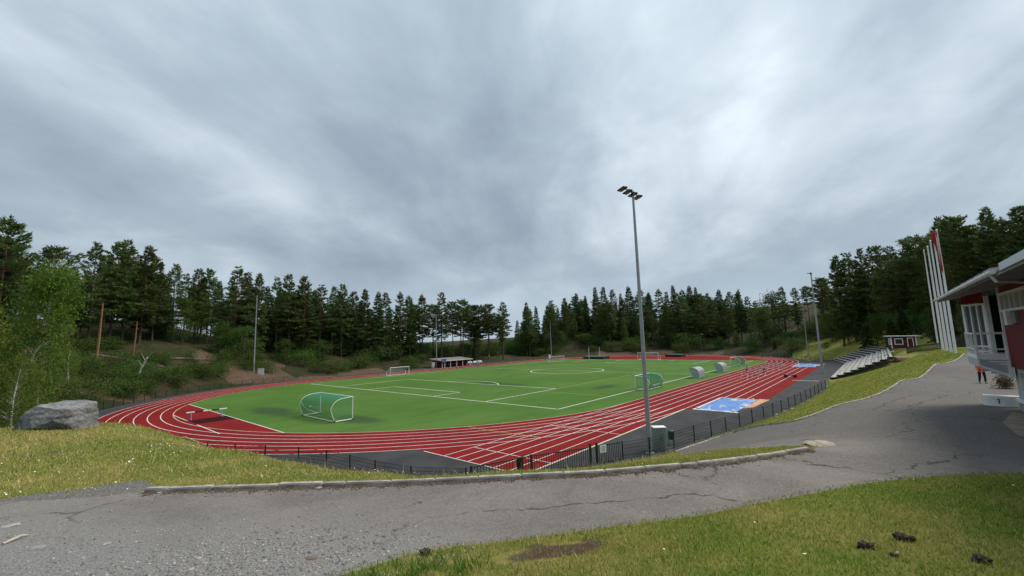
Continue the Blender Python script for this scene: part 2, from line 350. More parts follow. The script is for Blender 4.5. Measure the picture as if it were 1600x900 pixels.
for p in ROAD[1:]:
    if np.hypot(*(p-_cl[-1])) > .12: _cl.append(p)
ROAD = np.array(_cl)

def lines(*segs):
    out = []
    for a, b, st in segs: out += list(np.arange(a, b-1e-6, st))
    return np.array(out+[segs[-1][1]])
GX = lines((-700, -200, 50), (-200, -80, 10), (-80, -50, 3), (-50, -4, .5), (-4, 26, 1.0), (26, 120, 2.5), (120, 300, 6), (300, 900, 50))
GY = lines((-700, -200, 50), (-200, -80, 10), (-80, -50, 3), (-50, 4, .5), (4, 40, 2), (40, 120, 2.5), (120, 300, 6), (300, 900, 50))
nx, ny = len(GX), len(GY)
XX, YY = np.meshgrid(GX, GY, indexing='ij')
ix0, ix1 = int(np.searchsorted(GX, -50)), int(np.searchsorted(GX, 26)); iy0, iy1 = int(np.searchsorted(GY, -50)), int(np.searchsorted(GY, 4))
gv = np.stack([XX.ravel(), YY.ravel()], 1)
quads = [(i*ny+j, (i+1)*ny+j, (i+1)*ny+j+1, i*ny+j+1) for i in range(nx-1) for j in range(ny-1) if not (ix0 <= i < ix1 and iy0 <= j < iy1)]
# near patch: triangulated together with the road's edge so that the two meet exactly
pin = [(i*ny+j) for i in range(ix0, ix1+1) for j in range(iy0, iy1+1)]
PX, PY = gv[pin, 0], gv[pin, 1]
dR, insR = seg_dist(PX, PY, ROAD)
border = (PX <= -49.99) | (PX >= 25.99) | (PY <= -49.99) | (PY >= 3.99)
keep = (dR > .17) | border
pts2 = [Vector((float(a), float(b))) for a, b in zip(PX[keep], PY[keep])]; k0 = len(pts2)
roadpts = [Vector((float(np.clip(p[0], -49.9, 25.9)), float(np.clip(p[1], -49.9, 3.9)))) for p in ROAD]
edges = [(k0+i, k0+(i+1) % len(roadpts)) for i in range(len(roadpts))]
cv, ce, cf, _, _, _ = delaunay_2d_cdt(pts2+roadpts, edges, [], 0, 1e-5)
cv = np.array([(v.x, v.y) for v in cv]); cf = np.array([f for f in cf if len(f) == 3], dtype=np.int64)
cen = cv[cf].mean(1); _, inR = seg_dist(cen[:, 0], cen[:, 1], np.array([(v.x, v.y) for v in roadpts]))
def ground_z(X, Y):
    Z = height(X, Y); D, ins = seg_dist(X, Y, FLAT)
    Z = np.where(ins, -.04, Z)
    rr = np.hypot(X-50, Y-20); far = np.clip((np.hypot(X-CAM[0], Y-CAM[1])-70)/60, 0, 1)
    bumps = np.array([mnoise.noise(Vector((x*.12, y*.12, 3.3))) if f > 0 else 0 for x, y, f in zip(X, Y, far)])
    near = np.array([mnoise.noise(Vector((x*.9, y*.9, 1.3))) for x, y in zip(X, Y)]) if len(X) < 40000 else 0
    Z = Z + np.where(ins, 0, bumps*.9*far)
    return Z, ins, D, near
def zone_colors(X, Y, D, ins):
    lawn = np.zeros(len(X)); earth = np.zeros(len(X)); grav = np.zeros(len(X))
    l1 = (X < 48) & (Y < -6) & (X > -60)
    l1 |= (X > -47) & (X < -20) & (Y < 1.5) & (Y > -30) & (Y < 1.5-(X+36)*.5*(X > -36))
    l1 |= (X > 96) & (X < 150) & (Y < -7) & (Y > -36) & (X < 150+Y)
    l1 |= (X >= 40) & (X < 100) & (Y < -20) & (Y > -37)
    l1 &= ~((Y < -46) & (X > -20))
    lawn[l1] = 1
    # bare banks: left of the bend, behind the far bend, on the right slope
    e = (Y > 76) & (D < 17) & (X < 30) | (X > 120) & (Y > 18) & (D < 11) & (Y < 90) | (X > 118) & (X < 165) & (Y < 0) & (Y > -38) & (X > 149+Y*.6)
    nz = np.array([mnoise.noise(Vector((x*.06, y*.06, 9.1))) for x, y in zip(X, Y)])
    earth[e & (nz > .02)] = 1
    e2 = (X < -12) & (Y > 62) & (D < 24); earth[e2 & (nz > -.02)] = 1
    earth[(np.hypot((X+43.6)/2.6, (Y+6.3)/1.3) < 1)] = .62
    earth[(np.hypot((X+41)/2.2, (Y+9.6)/.45) < 1)] = .5
    c, s = math.cos(R(-30)), math.sin(R(-30)); a = (X+36.15)*c+(Y+25.15)*s; b_ = -(X+36.15)*s+(Y+25.15)*c
    earth[np.hypot(a/1.0, b_/.42) < 1] = .75
    grav[(Y > -27) & (X < -38.6) & (Y < -14.6) & (X > -52)] = .85
    grav[(np.hypot(X+38.3, (Y+24.9)/.7) < .5)] = .8
    return np.stack([lawn, earth, grav, np.ones(len(X))], 1)
def ground_obj():
    zq, iq, dq, _ = ground_z(gv[:, 0], gv[:, 1])
    me = bpy.data.meshes.new('ground'); off = len(gv)
    zc_, ic, dc, nc = ground_z(cv[:, 0], cv[:, 1])
    onroad = np.zeros(len(cv), bool); onroad[np.unique(cf[inR])] = True
    V = np.concatenate([np.c_[gv, zq], np.c_[cv, zc_]])
    tri = cf[~inR]+off
    F = [tuple(q) for q in quads]+[tuple(map(int, q)) for q in tri]
    me.from_pydata(V.tolist(), [], F); me.materials.append(GROUND_M)
    me.polygons.foreach_set('use_smooth', [True]*len(F))
    ca = me.color_attributes.new('zone', 'FLOAT_COLOR', 'POINT')
    D = np.concatenate([dq, dc]); I = np.concatenate([iq, ic])
    ca.data.foreach_set('color', zone_colors(V[:, 0], V[:, 1], D, I).astype(np.float32).ravel())
    me.update()
    bm = bmesh.new(); bm.from_mesh(me); bmesh.ops.delete(bm, geom=[v for v in bm.verts if not v.link_faces], context='VERTS')
    bmesh.ops.recalc_face_normals(bm, faces=bm.faces); bm.to_mesh(me); bm.free()
    tag(link('ground', me), kind='structure')
    rm = np_mesh('road', np.c_[cv, zc_], cf[inR], ROAD_M, True)
    bm = bmesh.new(); bm.from_mesh(rm); bmesh.ops.delete(bm, geom=[v for v in bm.verts if not v.link_faces], context='VERTS'); bm.normal_update()
    for f in bm.faces:
        if f.normal.z < 0: f.normal_flip()
    bm.to_mesh(rm); bm.free()
    tag(link('road', rm), kind='structure')
ground_obj()

# kerbs of single concrete stones
def kerb(name, P, length, w, hgt, m, seed):
    r_ = random.Random(seed); root = tag(link(name, None), kind='structure')
    D = [0]
    for a, b in zip(P[:-1], P[1:]): D.append(D[-1]+float(np.hypot(*(b-a))))
    def pos(s):
        i = min(max(0, int(np.searchsorted(D, s))-1), len(P)-2); t = (s-D[i])/(D[i+1]-D[i]); return P[i]+(P[i+1]-P[i])*t
    base = {}
    s = 0
    while s < D[-1]-.2:
        L = length if r_.random() > .18 else length*.5
        L = min(L, D[-1]-s); a, b = pos(s), pos(s+L); key = round(L, 1)
        if key not in base:
            bm = bmesh.new(); bmesh.ops.create_cube(bm, size=1)
            for v in bm.verts: v.co = (v.co.x*(key-.018), v.co.y*w, v.co.z*hgt)
            bmesh.ops.bevel(bm, geom=list(bm.edges), offset=.018, segments=2, affect='EDGES')
            me = bpy.data.meshes.new('kerb_stone'); bm.to_mesh(me); bm.free(); me.materials.append(m); base[key] = me
        za, zb = h1(*a), h1(*b); d = math.hypot(*(b-a))
        o = link('kerb_stone', base[key], root, ((a[0]+b[0])/2, (a[1]+b[1])/2, (za+zb)/2-.035+r_.uniform(-.012, .012)))
        o.rotation_euler = (r_.uniform(-.05, .05), -math.atan2(zb-za, d), math.atan2(b[1]-a[1], b[0]-a[0])+r_.uniform(-.012, .012))
        s += L
    return root
KERB_M = mat('kerb_concrete', (.32, .30, .275), .9, .35, 5, .6, 40, coords='Object', objvar=.12)
kerb('kerb', K1s, 1.0, .15, .24, KERB_M, 1)
kerb('kerb', K2s, 1.0, .14, .22, KERB_M, 2)

# ------------------------------------------------------------------ sports ground
def tartan(name, base, dark):
    m = bpy.data.materials.new(name); m.use_nodes = True; t = m.node_tree; b = t.nodes['Principled BSDF']
    b.inputs['Roughness'].default_value = .9; b.inputs['Specular IOR Level'].default_value = .08
    co = t.nodes.new('ShaderNodeTexCoord').outputs['Object']
    c = mixc(t, smooth(t, noi(t, co, .16, 5, .6, .7), .35, .65), base, dark)
    c = mixc(t, mth(t, 'MULTIPLY', smooth(t, noi(t, co, 1.7, 6, .7), .5, .8), .35), c, tuple(x*.62 for x in dark))
    c = mixc(t, mth(t, 'MULTIPLY', smooth(t, noi(t, co, 45, 2, .7), .5, .7), .10), c, tuple(min(1, x*1.9+.01) for x in base))
    t.links.new(c, b.inputs['Base Color']); return m
TRACK_M = tartan('red_tartan', (.188, .0125, .0125), (.150, .010, .0115)); PITD_M = tartan('dark_red_tartan', (.030, .004, .005), (.024, .004, .005))
APRON_M = mat('new_asphalt', (.034, .035, .038), .9, .25, .5, .3, 60)
LINE_M = mat('line_paint', (.62, .60, .57), .7, .15, 2); YLINE_M = mat('yellow_line', (.34, .33, .06), .7); CREAM_M = mat('cream_line', (.46, .42, .30), .7, .2, 1)
def turf_mat():
    m = bpy.data.materials.new('artificial_turf'); m.use_nodes = True; t = m.node_tree; b = t.nodes['Principled BSDF']
    b.inputs['Roughness'].default_value = .9; b.inputs['Specular IOR Level'].default_value = .15
    co = t.nodes.new('ShaderNodeTexCoord').outputs['Object']
    mp_ = t.nodes.new('ShaderNodeMapping'); t.links.new(co, mp_.inputs[0]); mp_.inputs['Scale'].default_value = (.25, 1, 1)
    n_a = noi(t, co, .05, 5, .55, .5); n_b = noi(t, mp_.outputs[0], .35, 6, .65, .3); n_c = noi(t, co, 2.5, 5, .7)
    c = mixc(t, smooth(t, n_a, .38, .62), (.048, .120, .014), (.072, .146, .025))
    c = mixc(t, mth(t, 'MULTIPLY', smooth(t, n_b, .46, .7), .55), c, (.034, .092, .012))
    c = mixc(t, mth(t, 'MULTIPLY', smooth(t, n_c, .5, .8), .30), c, (.082, .135, .036))
    mq = t.nodes.new('ShaderNodeMapping'); t.links.new(co, mq.inputs[0]); mq.inputs['Scale'].default_value = (.06, 1.6, 1); c = mixc(t, mth(t, 'MULTIPLY', smooth(t, noi(t, mq.outputs[0], 1.0, 5, .7, .2), .46, .66), .55), c, (.082, .148, .032))
    # rubber granules worn out of the pile in front of the parked goal and the box
    sx = t.nodes.new('ShaderNodeSeparateXYZ'); t.links.new(co, sx.inputs[0])
    def blob(x, y, ax, ay):
        a = mth(t, 'DIVIDE', mth(t, 'SUBTRACT', sx.outputs[0], x), ax); q = mth(t, 'DIVIDE', mth(t, 'SUBTRACT', sx.outputs[1], y), ay)
        d = mth(t, 'SQRT', mth(t, 'ADD', mth(t, 'MULTIPLY', a, a), mth(t, 'MULTIPLY', q, q)))
        return mth(t, 'SUBTRACT', 1.0, smooth(t, mth(t, 'ADD', d, mth(t, 'MULTIPLY_ADD', n_b, 1.6, -.8)), .35, 1.05))
    for x, y, ax, ay in ((-19.6, 30, 2.6, 9), (-16.5, 15, 2.2, 5), (18, 27, 2.5, 8), (22, 6, 5, 2)):
        c = mixc(t, mth(t, 'MULTIPLY', blob(x, y, ax, ay), .62), c, (.020, .034, .022))
    t.links.new(c, b.inputs['Base Color'])
    bn = t.nodes.new('ShaderNodeBump'); bn.inputs['Strength'].default_value = .3; bn.inputs['Distance'].default_value = .03
    t.links.new(noi(t, co, 30, 3, .7), bn.inputs['Height']); t.links.new(bn.outputs[0], b.inputs['Normal'])
    return m
TURF_M = turf_mat()
RI, LW = 36.5, 1.22; RO = RI+6*LW
b_ = MB(); b_.poly([(p[0], p[1], 0.0) for p in FLAT]); tag(b_.build('asphalt_apron', APRON_M), kind='structure')
def ring_pts(r, n=40):
    return arc(TC2, r, -90, 90, n)+arc(TC, r, 90, 270, n)
def ring(r0, r1, z):
    A, B = ring_pts(r0), ring_pts(r1); m = MB(); k = len(A)
    m.add([(*p, z) for p in A]+[(*p, z) for p in B], [(i, k+i, k+(i+1) % k, (i+1) % k) for i in range(k)]); return m
trk = ring(RI, RO, .008)
XL, XRr = -24.25, 102.3
al = math.acos((TC[0]-XL)/RI); ar = math.acos((XRr-TC2[0])/RI)
trk.poly([(*p, .008) for p in arc(TC, RI, 180-math.degrees(al), 180+math.degrees(al), 24)])
trk.poly([(*p, .008) for p in arc(TC2, RI, -math.degrees(ar), math.degrees(ar), 30)])
trk.poly([(-20.75, -11.9, .004), (7.8, -11.9, .004), (7.8, -6, .004), (-12, 1.0, .004), (-20.75, -1.2, .004)])
trk.poly([(7.0, -12.9, .004), (7.0, -11.7, .004), (88.5, -11.7, .004), (88.5, -12.4, .004), (77.2, -17.9, .004), (20.0, -17.9, .004), (17.6, -16.9, .004), (17.6, -12.9, .004)])
TRACK = tag(trk.build('running_track', TRACK_M), kind='structure')
inf = MB()
P = [q for q in arc(TC2, RI, -90, -math.degrees(ar), 12)]+[q for q in arc(TC2, RI, math.degrees(ar), 90, 12)]+[q for q in arc(TC, RI, 90, 180-math.degrees(al), 14)]+[q for q in arc(TC, RI, 180+math.degrees(al), 270, 14)]
inf.poly([(*p, .012) for p in P]); FIELD = tag(inf.build('football_field', TURF_M), kind='structure')
def strip_line(pts, w, z):
    m = MB(); pts = [np.array(p, float) for p in pts]; A = []; B = []
    for i, p in enumerate(pts):
        d = pts[min(i+1, len(pts)-1)]-pts[max(i-1, 0)]; d /= np.hypot(*d); n = np.array((-d[1], d[0]))
        A.append((*(p+n*w/2), z)); B.append((*(p-n*w/2), z))
    k = len(A); m.add(A+B, [(k+i, k+i+1, i+1, i) for i in range(k-1)]); return m
for k in range(7):
    r = RI+LW*k
    p = ring_pts(r, 48)
    strip_line(p+[p[0]], .085 if k else .10, .014).build('lane_line', LINE_M if k else CREAM_M, TRACK)
    strip_line([(-20.75, -4.5-LW*k), (7.8, -4.5-LW*k)], .075, .018).build('chute_line', LINE_M, TRACK)
for x in (-17.78, -7.8, 92.2): strip_line([(x, -11.85), (x, -4.5)], .075, .018).build('start_line', LINE_M, TRACK)
strip_line([(-20.75, -11.9), (-20.75, -2.2)], .09, .018).build('chute_edge', LINE_M, TRACK)
for k in range(6):
    y0 = math.radians(236+k*1.1); r0, r1 = RI+LW*k, RI+LW*(k+1)
    strip_line([(TC[0]+r0*math.cos(y0), TC[1]+r0*math.sin(y0)), (TC[0]+r1*math.cos(y0+.02), TC[1]+r1*math.sin(y0+.02))], .09, .018).build('stagger_mark', YLINE_M, TRACK)
for y in (-13.1, -14.4, -15.7): strip_line([(17.7, y), (77.2, y)], .085, .012).build('runway_line', LINE_M, TRACK)
strip_line([(7.1, -11.85), (88.4, -11.85)], .06, .018).build('runway_line', LINE_M, TRACK)
strip_line([(-20.7, -11.9), (7.1, -11.9)], .12, .022).build('chute_side', CREAM_M, TRACK)
strip_line([(XL, 32-RI*math.sin(al)), (XL, 32+RI*math.sin(al))], .12, .018).build('sector_line', LINE_M, TRACK)
strip_line([(-28.1, 19.6), (-28.1, 27.6)], .10, .018).build('sector_line', LINE_M, TRACK)
strip_line([(-28.1, 31.6), (-28.1, 38.5)], .10, .018).build('sector_line', LINE_M, TRACK)
strip_line([(44.3, -17.0), (44.6, -20.6)], .30, .006).build('white_bar', LINE_M, TRACK)
# pitch markings
FL, FW = 100.0, 64.0; zl = .018; m_ = FW/2
def fl(name, pts, w=.17, mm=LINE_M): strip_line(pts, w, zl).build(name, mm, FIELD)
fl('touchline', [(0, 0), (FL, 0)]); fl('touchline', [(0, FW), (FL, FW)], .16); fl('goal_line', [(0, 0), (0, FW)], .18); fl('goal_line', [(FL, 0), (FL, FW)])
fl('halfway_line', [(FL/2, 0), (FL/2, FW)], .15)
cc = [(FL/2+9.15*math.cos(R(a)), m_+9.15*math.sin(R(a))) for a in range(0, 361, 6)]; fl('centre_circle', cc, .22)
for x0, s in ((0, 1), (FL, -1)):
    fl('penalty_box_line', [(x0, m_-20.15), (x0+s*16.5, m_-20.15)], .18); fl('penalty_box_line', [(x0, m_+20.15), (x0+s*16.5, m_+20.15)], .17, LINE_M)
    fl('penalty_box_line', [(x0+s*16.5, m_-20.15), (x0+s*16.5, m_+20.15)], .18)
    fl('goal_area_line', [(x0, m_-9.16), (x0+s*5.5, m_-9.16)]); fl('goal_area_line', [(x0, m_+9.16), (x0+s*5.5, m_+9.16)]); fl('goal_area_line', [(x0+s*5.5, m_-9.16), (x0+s*5.5, m_+9.16)], .18)
    fl('penalty_arc', [(x0+s*(11+9.15*math.cos(R(a))), m_+9.15*math.sin(R(a))) for a in range(-53, 54, 4)], .18)
fl('small_pitch_line', [(16.5, m_-20.15), (50, m_-20.15)], .12, YLINE_M); fl('small_pitch_line', [(12.5, m_-20.3), (12.5, 1.0)], .12, YLINE_M); fl('small_pitch_line', [(3, 52.3), (16.3, 52.3)], .12, YLINE_M)
# ------------------------------------------------------------------ goals
WHITE_M = mat('white_paint', (.72, .73, .72), .45, .08, 4); WHITE2_M = mat('weathered_white', (.60, .61, .60), .55, .15, 3)
BLACK_M = mat('black_rubber', (.018, .018, .018), .8); NET_M = mat('green_net', (.035, .22, .12), .8); NETW_M = mat('white_net', (.42, .44, .43), .8)
GALV_M = mat('galvanised_steel', (.30, .32, .34), .5, .12, 1.5, metal=.35); DGREEN_M = mat('dark_green_powder_coat', (.010, .035, .028), .45, .1, 3); BLK_STEEL = mat('black_green_steel', (.010, .016, .015), .5)
def net_mesh(panels, step, r):
    """strands laid over each 4-corner panel (bilinear)"""
    m = MB()
    for a, b, c, d in panels:
        a, b, c, d = map(Vector, (a, b, c, d))
        nu = max(1, int((b-a).length/step)); nv = max(1, int((d-a).length/step))
        for i in range(nu+1):
            t = i/nu; m.tube([a.lerp(b, t), d.lerp(c, t)], r, 3, False)
        for j in range(nv+1):
            t = j/nv; m.tube([a.lerp(d, t), b.lerp(c, t)], r, 3, False)
    return m
def curved_goal(w, h, dp, label, loc, rz, group, step, nr, banner=False, pr=.055):
    """mouth along local x at y=0, the net bellies out to -y"""
    g = thing('football_goal', label, 'goal', loc, rz, group)
    for s in (-1, 1): MB().tube([(s*w/2, 0, .10), (s*w/2, 0, h)], pr, 8).build('goal_post', WHITE_M, g)
    MB().tube([(-w/2-pr, 0, h), (w/2+pr, 0, h)], pr, 8).build('crossbar', WHITE_M, g)
    prof = [(0, h), (-.38*dp, h-.02), (-.72*dp, h-.10), (-1.02*dp, h*.84), (-1.20*dp, h*.62), (-1.20*dp, h*.46), (-1.0*dp, .10)]
    prof = [tuple(p) for p in spline(prof, 4)]
    for s in (-1, 1):
        MB().tube([(s*w/2, p[0], p[1]) for p in prof], pr*.62, 7).build('curved_stay', WHITE_M, g)
        MB().tube([(s*w/2, 0, .10), (s*w/2, -dp, .10)], pr, 8).build('side_rail', WHITE_M, g)
        for y in (0.0, -dp):
            MB().tube([(s*w/2-.05, y, .10), (s*w/2+.05, y, .10)], .10, 12).build('wheel', BLACK_M, g)
    MB().tube([(-w/2, -dp, .10), (w/2, -dp, .10)], pr, 8).build('back_rail', WHITE_M, g)
    MB().tube([(w/2*math.cos(a)*.98, -1.12*dp-.10*math.sin(a), h*.70-math.sin(a)*h*.36) for a in [math.pi*k/14 for k in range(15)]], .022, 5).build('net_bow', WHITE_M, g)
    pan = []
    for p, q in zip(prof[:-1], prof[1:]): pan.append(((-w/2, p[0], p[1]), (w/2, p[0], p[1]), (w/2, q[0], q[1]), (-w/2, q[0], q[1])))
    nm = MB()
    nu = int(w/step)
    for i in range(nu+1):
        x = -w/2+w*i/nu; nm.tube([(x, p[0], p[1]) for p in prof], nr, 3, False)
    L = sum(math.hypot(a[0]-b[0], a[1]-b[1]) for a, b in zip(prof[:-1], prof[1:])); nv = int(L/step)
    for j in range(nv+1):
        s = L*j/nv; k = 0
        while k < len(prof)-2:
            q = math.hypot(prof[k+1][0]-prof[k][0], prof[k+1][1]-prof[k][1])
            if s <= q: break
            s -= q; k += 1
        q = math.hypot(prof[k+1][0]-prof[k][0], prof[k+1][1]-prof[k][1]); t = min(1, s/q)
        y, z = prof[k][0]+(prof[k+1][0]-prof[k][0])*t, prof[k][1]+(prof[k+1][1]-prof[k][1])*t
        nm.tube([(-w/2, y, z), (w/2, y, z)], nr, 3, False)
    for sx_ in (-1, 1):       # side nets
        y = -step
        while y > -1.1*dp:
            up = None
            for a, b in zip(prof[:-1], prof[1:]):
                if min(a[0], b[0]) <= y <= max(a[0], b[0]) and up is None: up = a[1]+(b[1]-a[1])*((y-a[0])/(b[0]-a[0]) if b[0] != a[0] else 0)
            if up: nm.tube([(sx_*w/2, y, .12), (sx_*w/2, y, up)], nr, 3, False)
            y -= step
        z = .2
        while z < h:
            yb = -dp*(1.15 if z < h*.75 else .9*math.sqrt(max(0, (h-z)/(h*.25)))); nm.tube([(sx_*w/2, 0, z), (sx_*w/2, yb, z)], nr, 3, False); z += step
    nm.build('net', NET_M, g)
    if banner:
        MB().box((0, -1.21*dp, h*.55), (1.7, .02, .16)).build('banner', WHITE_M, g)
        MB().tube([(-.95, -1.21*dp, h*.55-.06), (-.95, -1.21*dp, h*.55+.08)], .12, 10).build('reflector', WHITE_M, g)
    return g
curved_goal(7.6, 2.44, 1.98, 'big white portable goal with green net parked on turf before the left bend', (-17.05, 18.95, .012), R(-90), 'white goals with bowed sides and green nets', .11, .0085, True)
gR = curved_goal(5.3, 2.1, 1.85, 'white bow-sided goal with green net behind the tall nearest light mast', (23.2, -.02, .012), 0.0, 'white goals with bowed sides and green nets', .12, .010)
gF = copy_tree(gR); gF.location = (78.0, -.03, .012); gF['label'] = 'white bow-sided goal with green net at far end of touchline, beyond both shelters'
def box_goal(w, h, dp, label, loc, rz, group):
    g = thing('football_goal', label, 'goal', loc, rz, group)
    for s in (-1, 1):
        MB().tube([(s*w/2, 0, 0.0), (s*w/2, 0, h)], .065, 8).build('goal_post', WHITE_M, g)
        MB().tube([(s*w/2, 0, .05), (s*w/2, -dp, .05)], .05, 6).build('side_rail', WHITE_M, g)
        MB().tube([(s*w/2, -dp, .05), (s*w/2, -dp, h*.55)], .05, 6).build('rear_post', WHITE_M, g)
        MB().tube([(s*w/2, -dp, h*.55), (s*w/2, -.0, h)], .025, 5).build('net_stay', WHITE2_M, g)
    MB().tube([(-w/2-.06, 0, h), (w/2+.06, 0, h)], .065, 8).build('crossbar', WHITE_M, g)
    MB().tube([(-w/2, -dp, .05), (w/2, -dp, .05)], .05, 6).build('back_rail', WHITE_M, g)
    net_mesh([((-w/2, 0, h), (w/2, 0, h), (w/2, -dp, h*.55), (-w/2, -dp, h*.55)), ((-w/2, -dp, h*.55), (w/2, -dp, h*.55), (w/2, -dp, .05), (-w/2, -dp, .05))], .18, .006).build('net', NETW_M, g)
    return g
box_goal(5.6, 2.05, 1.6, 'white box-shaped goal on the far touchline left of the kiosk', (22.6, 64.6, .012), R(180), 'white box-shaped goals')
box_goal(7.32, 2.44, 2.0, 'full-size white goal standing on the far goal line by red track', (100.1, 32.0, .012), R(90), 'white box-shaped goals')
box_goal(5.6, 2.05, 1.6, 'small white goal beyond centre circle beside the farthest left mast', (81.5, 57.0, .012), R(150), 'white box-shaped goals')

# ------------------------------------------------------------------ players' shelters
CLEAR_M = mat('cloudy_plastic', (.30, .36, .36), .25, .1, 2, spec=.5)
def shelter(label, loc):
    g = thing('player_shelter', label, 'shelter', loc, 0.0, 'rounded player shelters on the touchline')
    L, D_, H_ = 3.6, 1.6, 1.95; prof = [(-D_/2, .08), (-D_/2, 1.0), (-D_/2+.10, 1.4), (-D_/2+.38, 1.75), (-D_/2+.8, 1.93), (-D_/2+1.25, 1.96), (D_/2, 1.86)]
    n = 4
    for k in range(n):
        x0 = -L/2+L*k/n+.015; x1 = -L/2+L*(k+1)/n-.015; m = MB()
        m.add([(x0, *p) for p in prof]+[(x1, *p) for p in prof], [(i, i+1, len(prof)+i+1, len(prof)+i) for i in range(len(prof)-1)])
        o = m.build('roof_sheet', mat('silver_sheet', (.34, .37, .39), .35, .08, 2, metal=.2), g); so_ = o.modifiers.new('s', 'SOLIDIFY'); so_.thickness = .02
    for s in (-1, 1):
        x = s*L/2; m = MB(); m.poly([(x, p[0], p[1]) for p in prof]+[(x, D_/2-.35, .5), (x, D_/2-.55, .08)])
        o = m.build('side_window', CLEAR_M, g); so_ = o.modifiers.new('s', 'SOLIDIFY'); so_.thickness = .012
        MB().tube([(x, *p) for p in prof], .03, 6).build('frame_hoop', GALV_M, g)
        MB().tube([(x, D_/2, 0.03), (x, D_/2, 1.86)], .022, 6).build('front_post', GALV_M, g)
        MB().tube([(x, -D_/2, .05), (x, D_/2, .05)], .03, 6).build('ground_rail', WHITE2_M, g)
    MB().box((0, -D_/2+.06, .55), (L-.1, .03, .9)).build('rear_board', mat('bleached_board', (.42, .40, .38), .7, .3, 2), g)
    MB().box((0, -.3, .42), (L-.2, .38, .06)).build('bench_seat', mat('blue_plastic', (.015, .04, .11), .5), g)
    for s in (-1, 0, 1): MB().box((s*1.4, -.3, .20), (.06, .3, .40)).build('bench_leg', GALV_M, g)
    return g
s1 = shelter('rounded silver player shelter nearer to the camera on the touchline', (43.1, -2.1, .012))
s2 = copy_tree(s1); s2.location = (57.4, -2.5, .012); s2['label'] = 'rounded silver player shelter farther along the touchline, near the far goal'

# ------------------------------------------------------------------ steeplechase barrier, water jump
g = thing('steeplechase_barrier', 'white and black striped steeplechase barrier on red sector in left bend', 'barrier', (-26.2, 31.9, .012), R(-3))
for k in range(5):
    w = 3.95/5; o = MB().box((-3.95/2+w*(k+.5), 0, .86), (w-.002, .13, .13 if k % 2 == 0 else .125)).build('beam_section', WHITE_M if k % 2 == 0 else BLACK_M, g); bevelled(o, .012)
for s in (-1, 1):
    MB().box((s*1.5, 0, .42), (.09, .07, .76)).build('leg', mat('pale_blue_steel', (.22, .32, .48), .5), g)
    MB().box((s*1.5, 0, .03), (.10, .9, .05)).build('foot', mat('pale_blue_steel', (.22, .32, .48), .5), g)
    MB().tube([(s*1.5, .35, .06), (s*1.5, .03, .5)], .02, 5).build('strut', GALV_M, g)
b_ = MB(); b_.box((-26.15, 29.85, .02), (3.66, 3.3, .03)); o = b_.build('water_jump_cover', PITD_M); tag(o, 'dark red mat covering the water jump below the striped barrier', 'mat')

# ------------------------------------------------------------------ long jump pits under blue tarpaulins
def tarp_mat():
    m = bpy.data.materials.new('blue_tarpaulin'); m.use_nodes = True; t = m.node_tree; b = t.nodes['Principled BSDF']; b.inputs['Roughness'].default_value = .45
    co = t.nodes.new('ShaderNodeTexCoord').outputs['Object']
    c = mixc(t, smooth(t, noi(t, co, .5, 5, .6, 1.2), .52, .64), (.075, .20, .52), (.45, .55, .66))
    c = mixc(t, mth(t, 'MULTIPLY', smooth(t, noi(t, co, 1.1, 5, .6, .5), .5, .7), .5), c, (.05, .15, .45))
    t.links.new(c, b.inputs['Base Color']); bn = t.nodes.new('ShaderNodeBump'); bn.inputs['Strength'].default_value = .8; bn.inputs['Distance'].default_value = .15
    t.links.new(noi(t, co, 1.6, 5, .6, 1.0), bn.inputs['Height']); t.links.new(bn.outputs[0], b.inputs['Normal']); return m
TARP_M = tarp_mat(); SAND_M = mat('sand', (.48, .27, .16), .9, .25, 1.5)
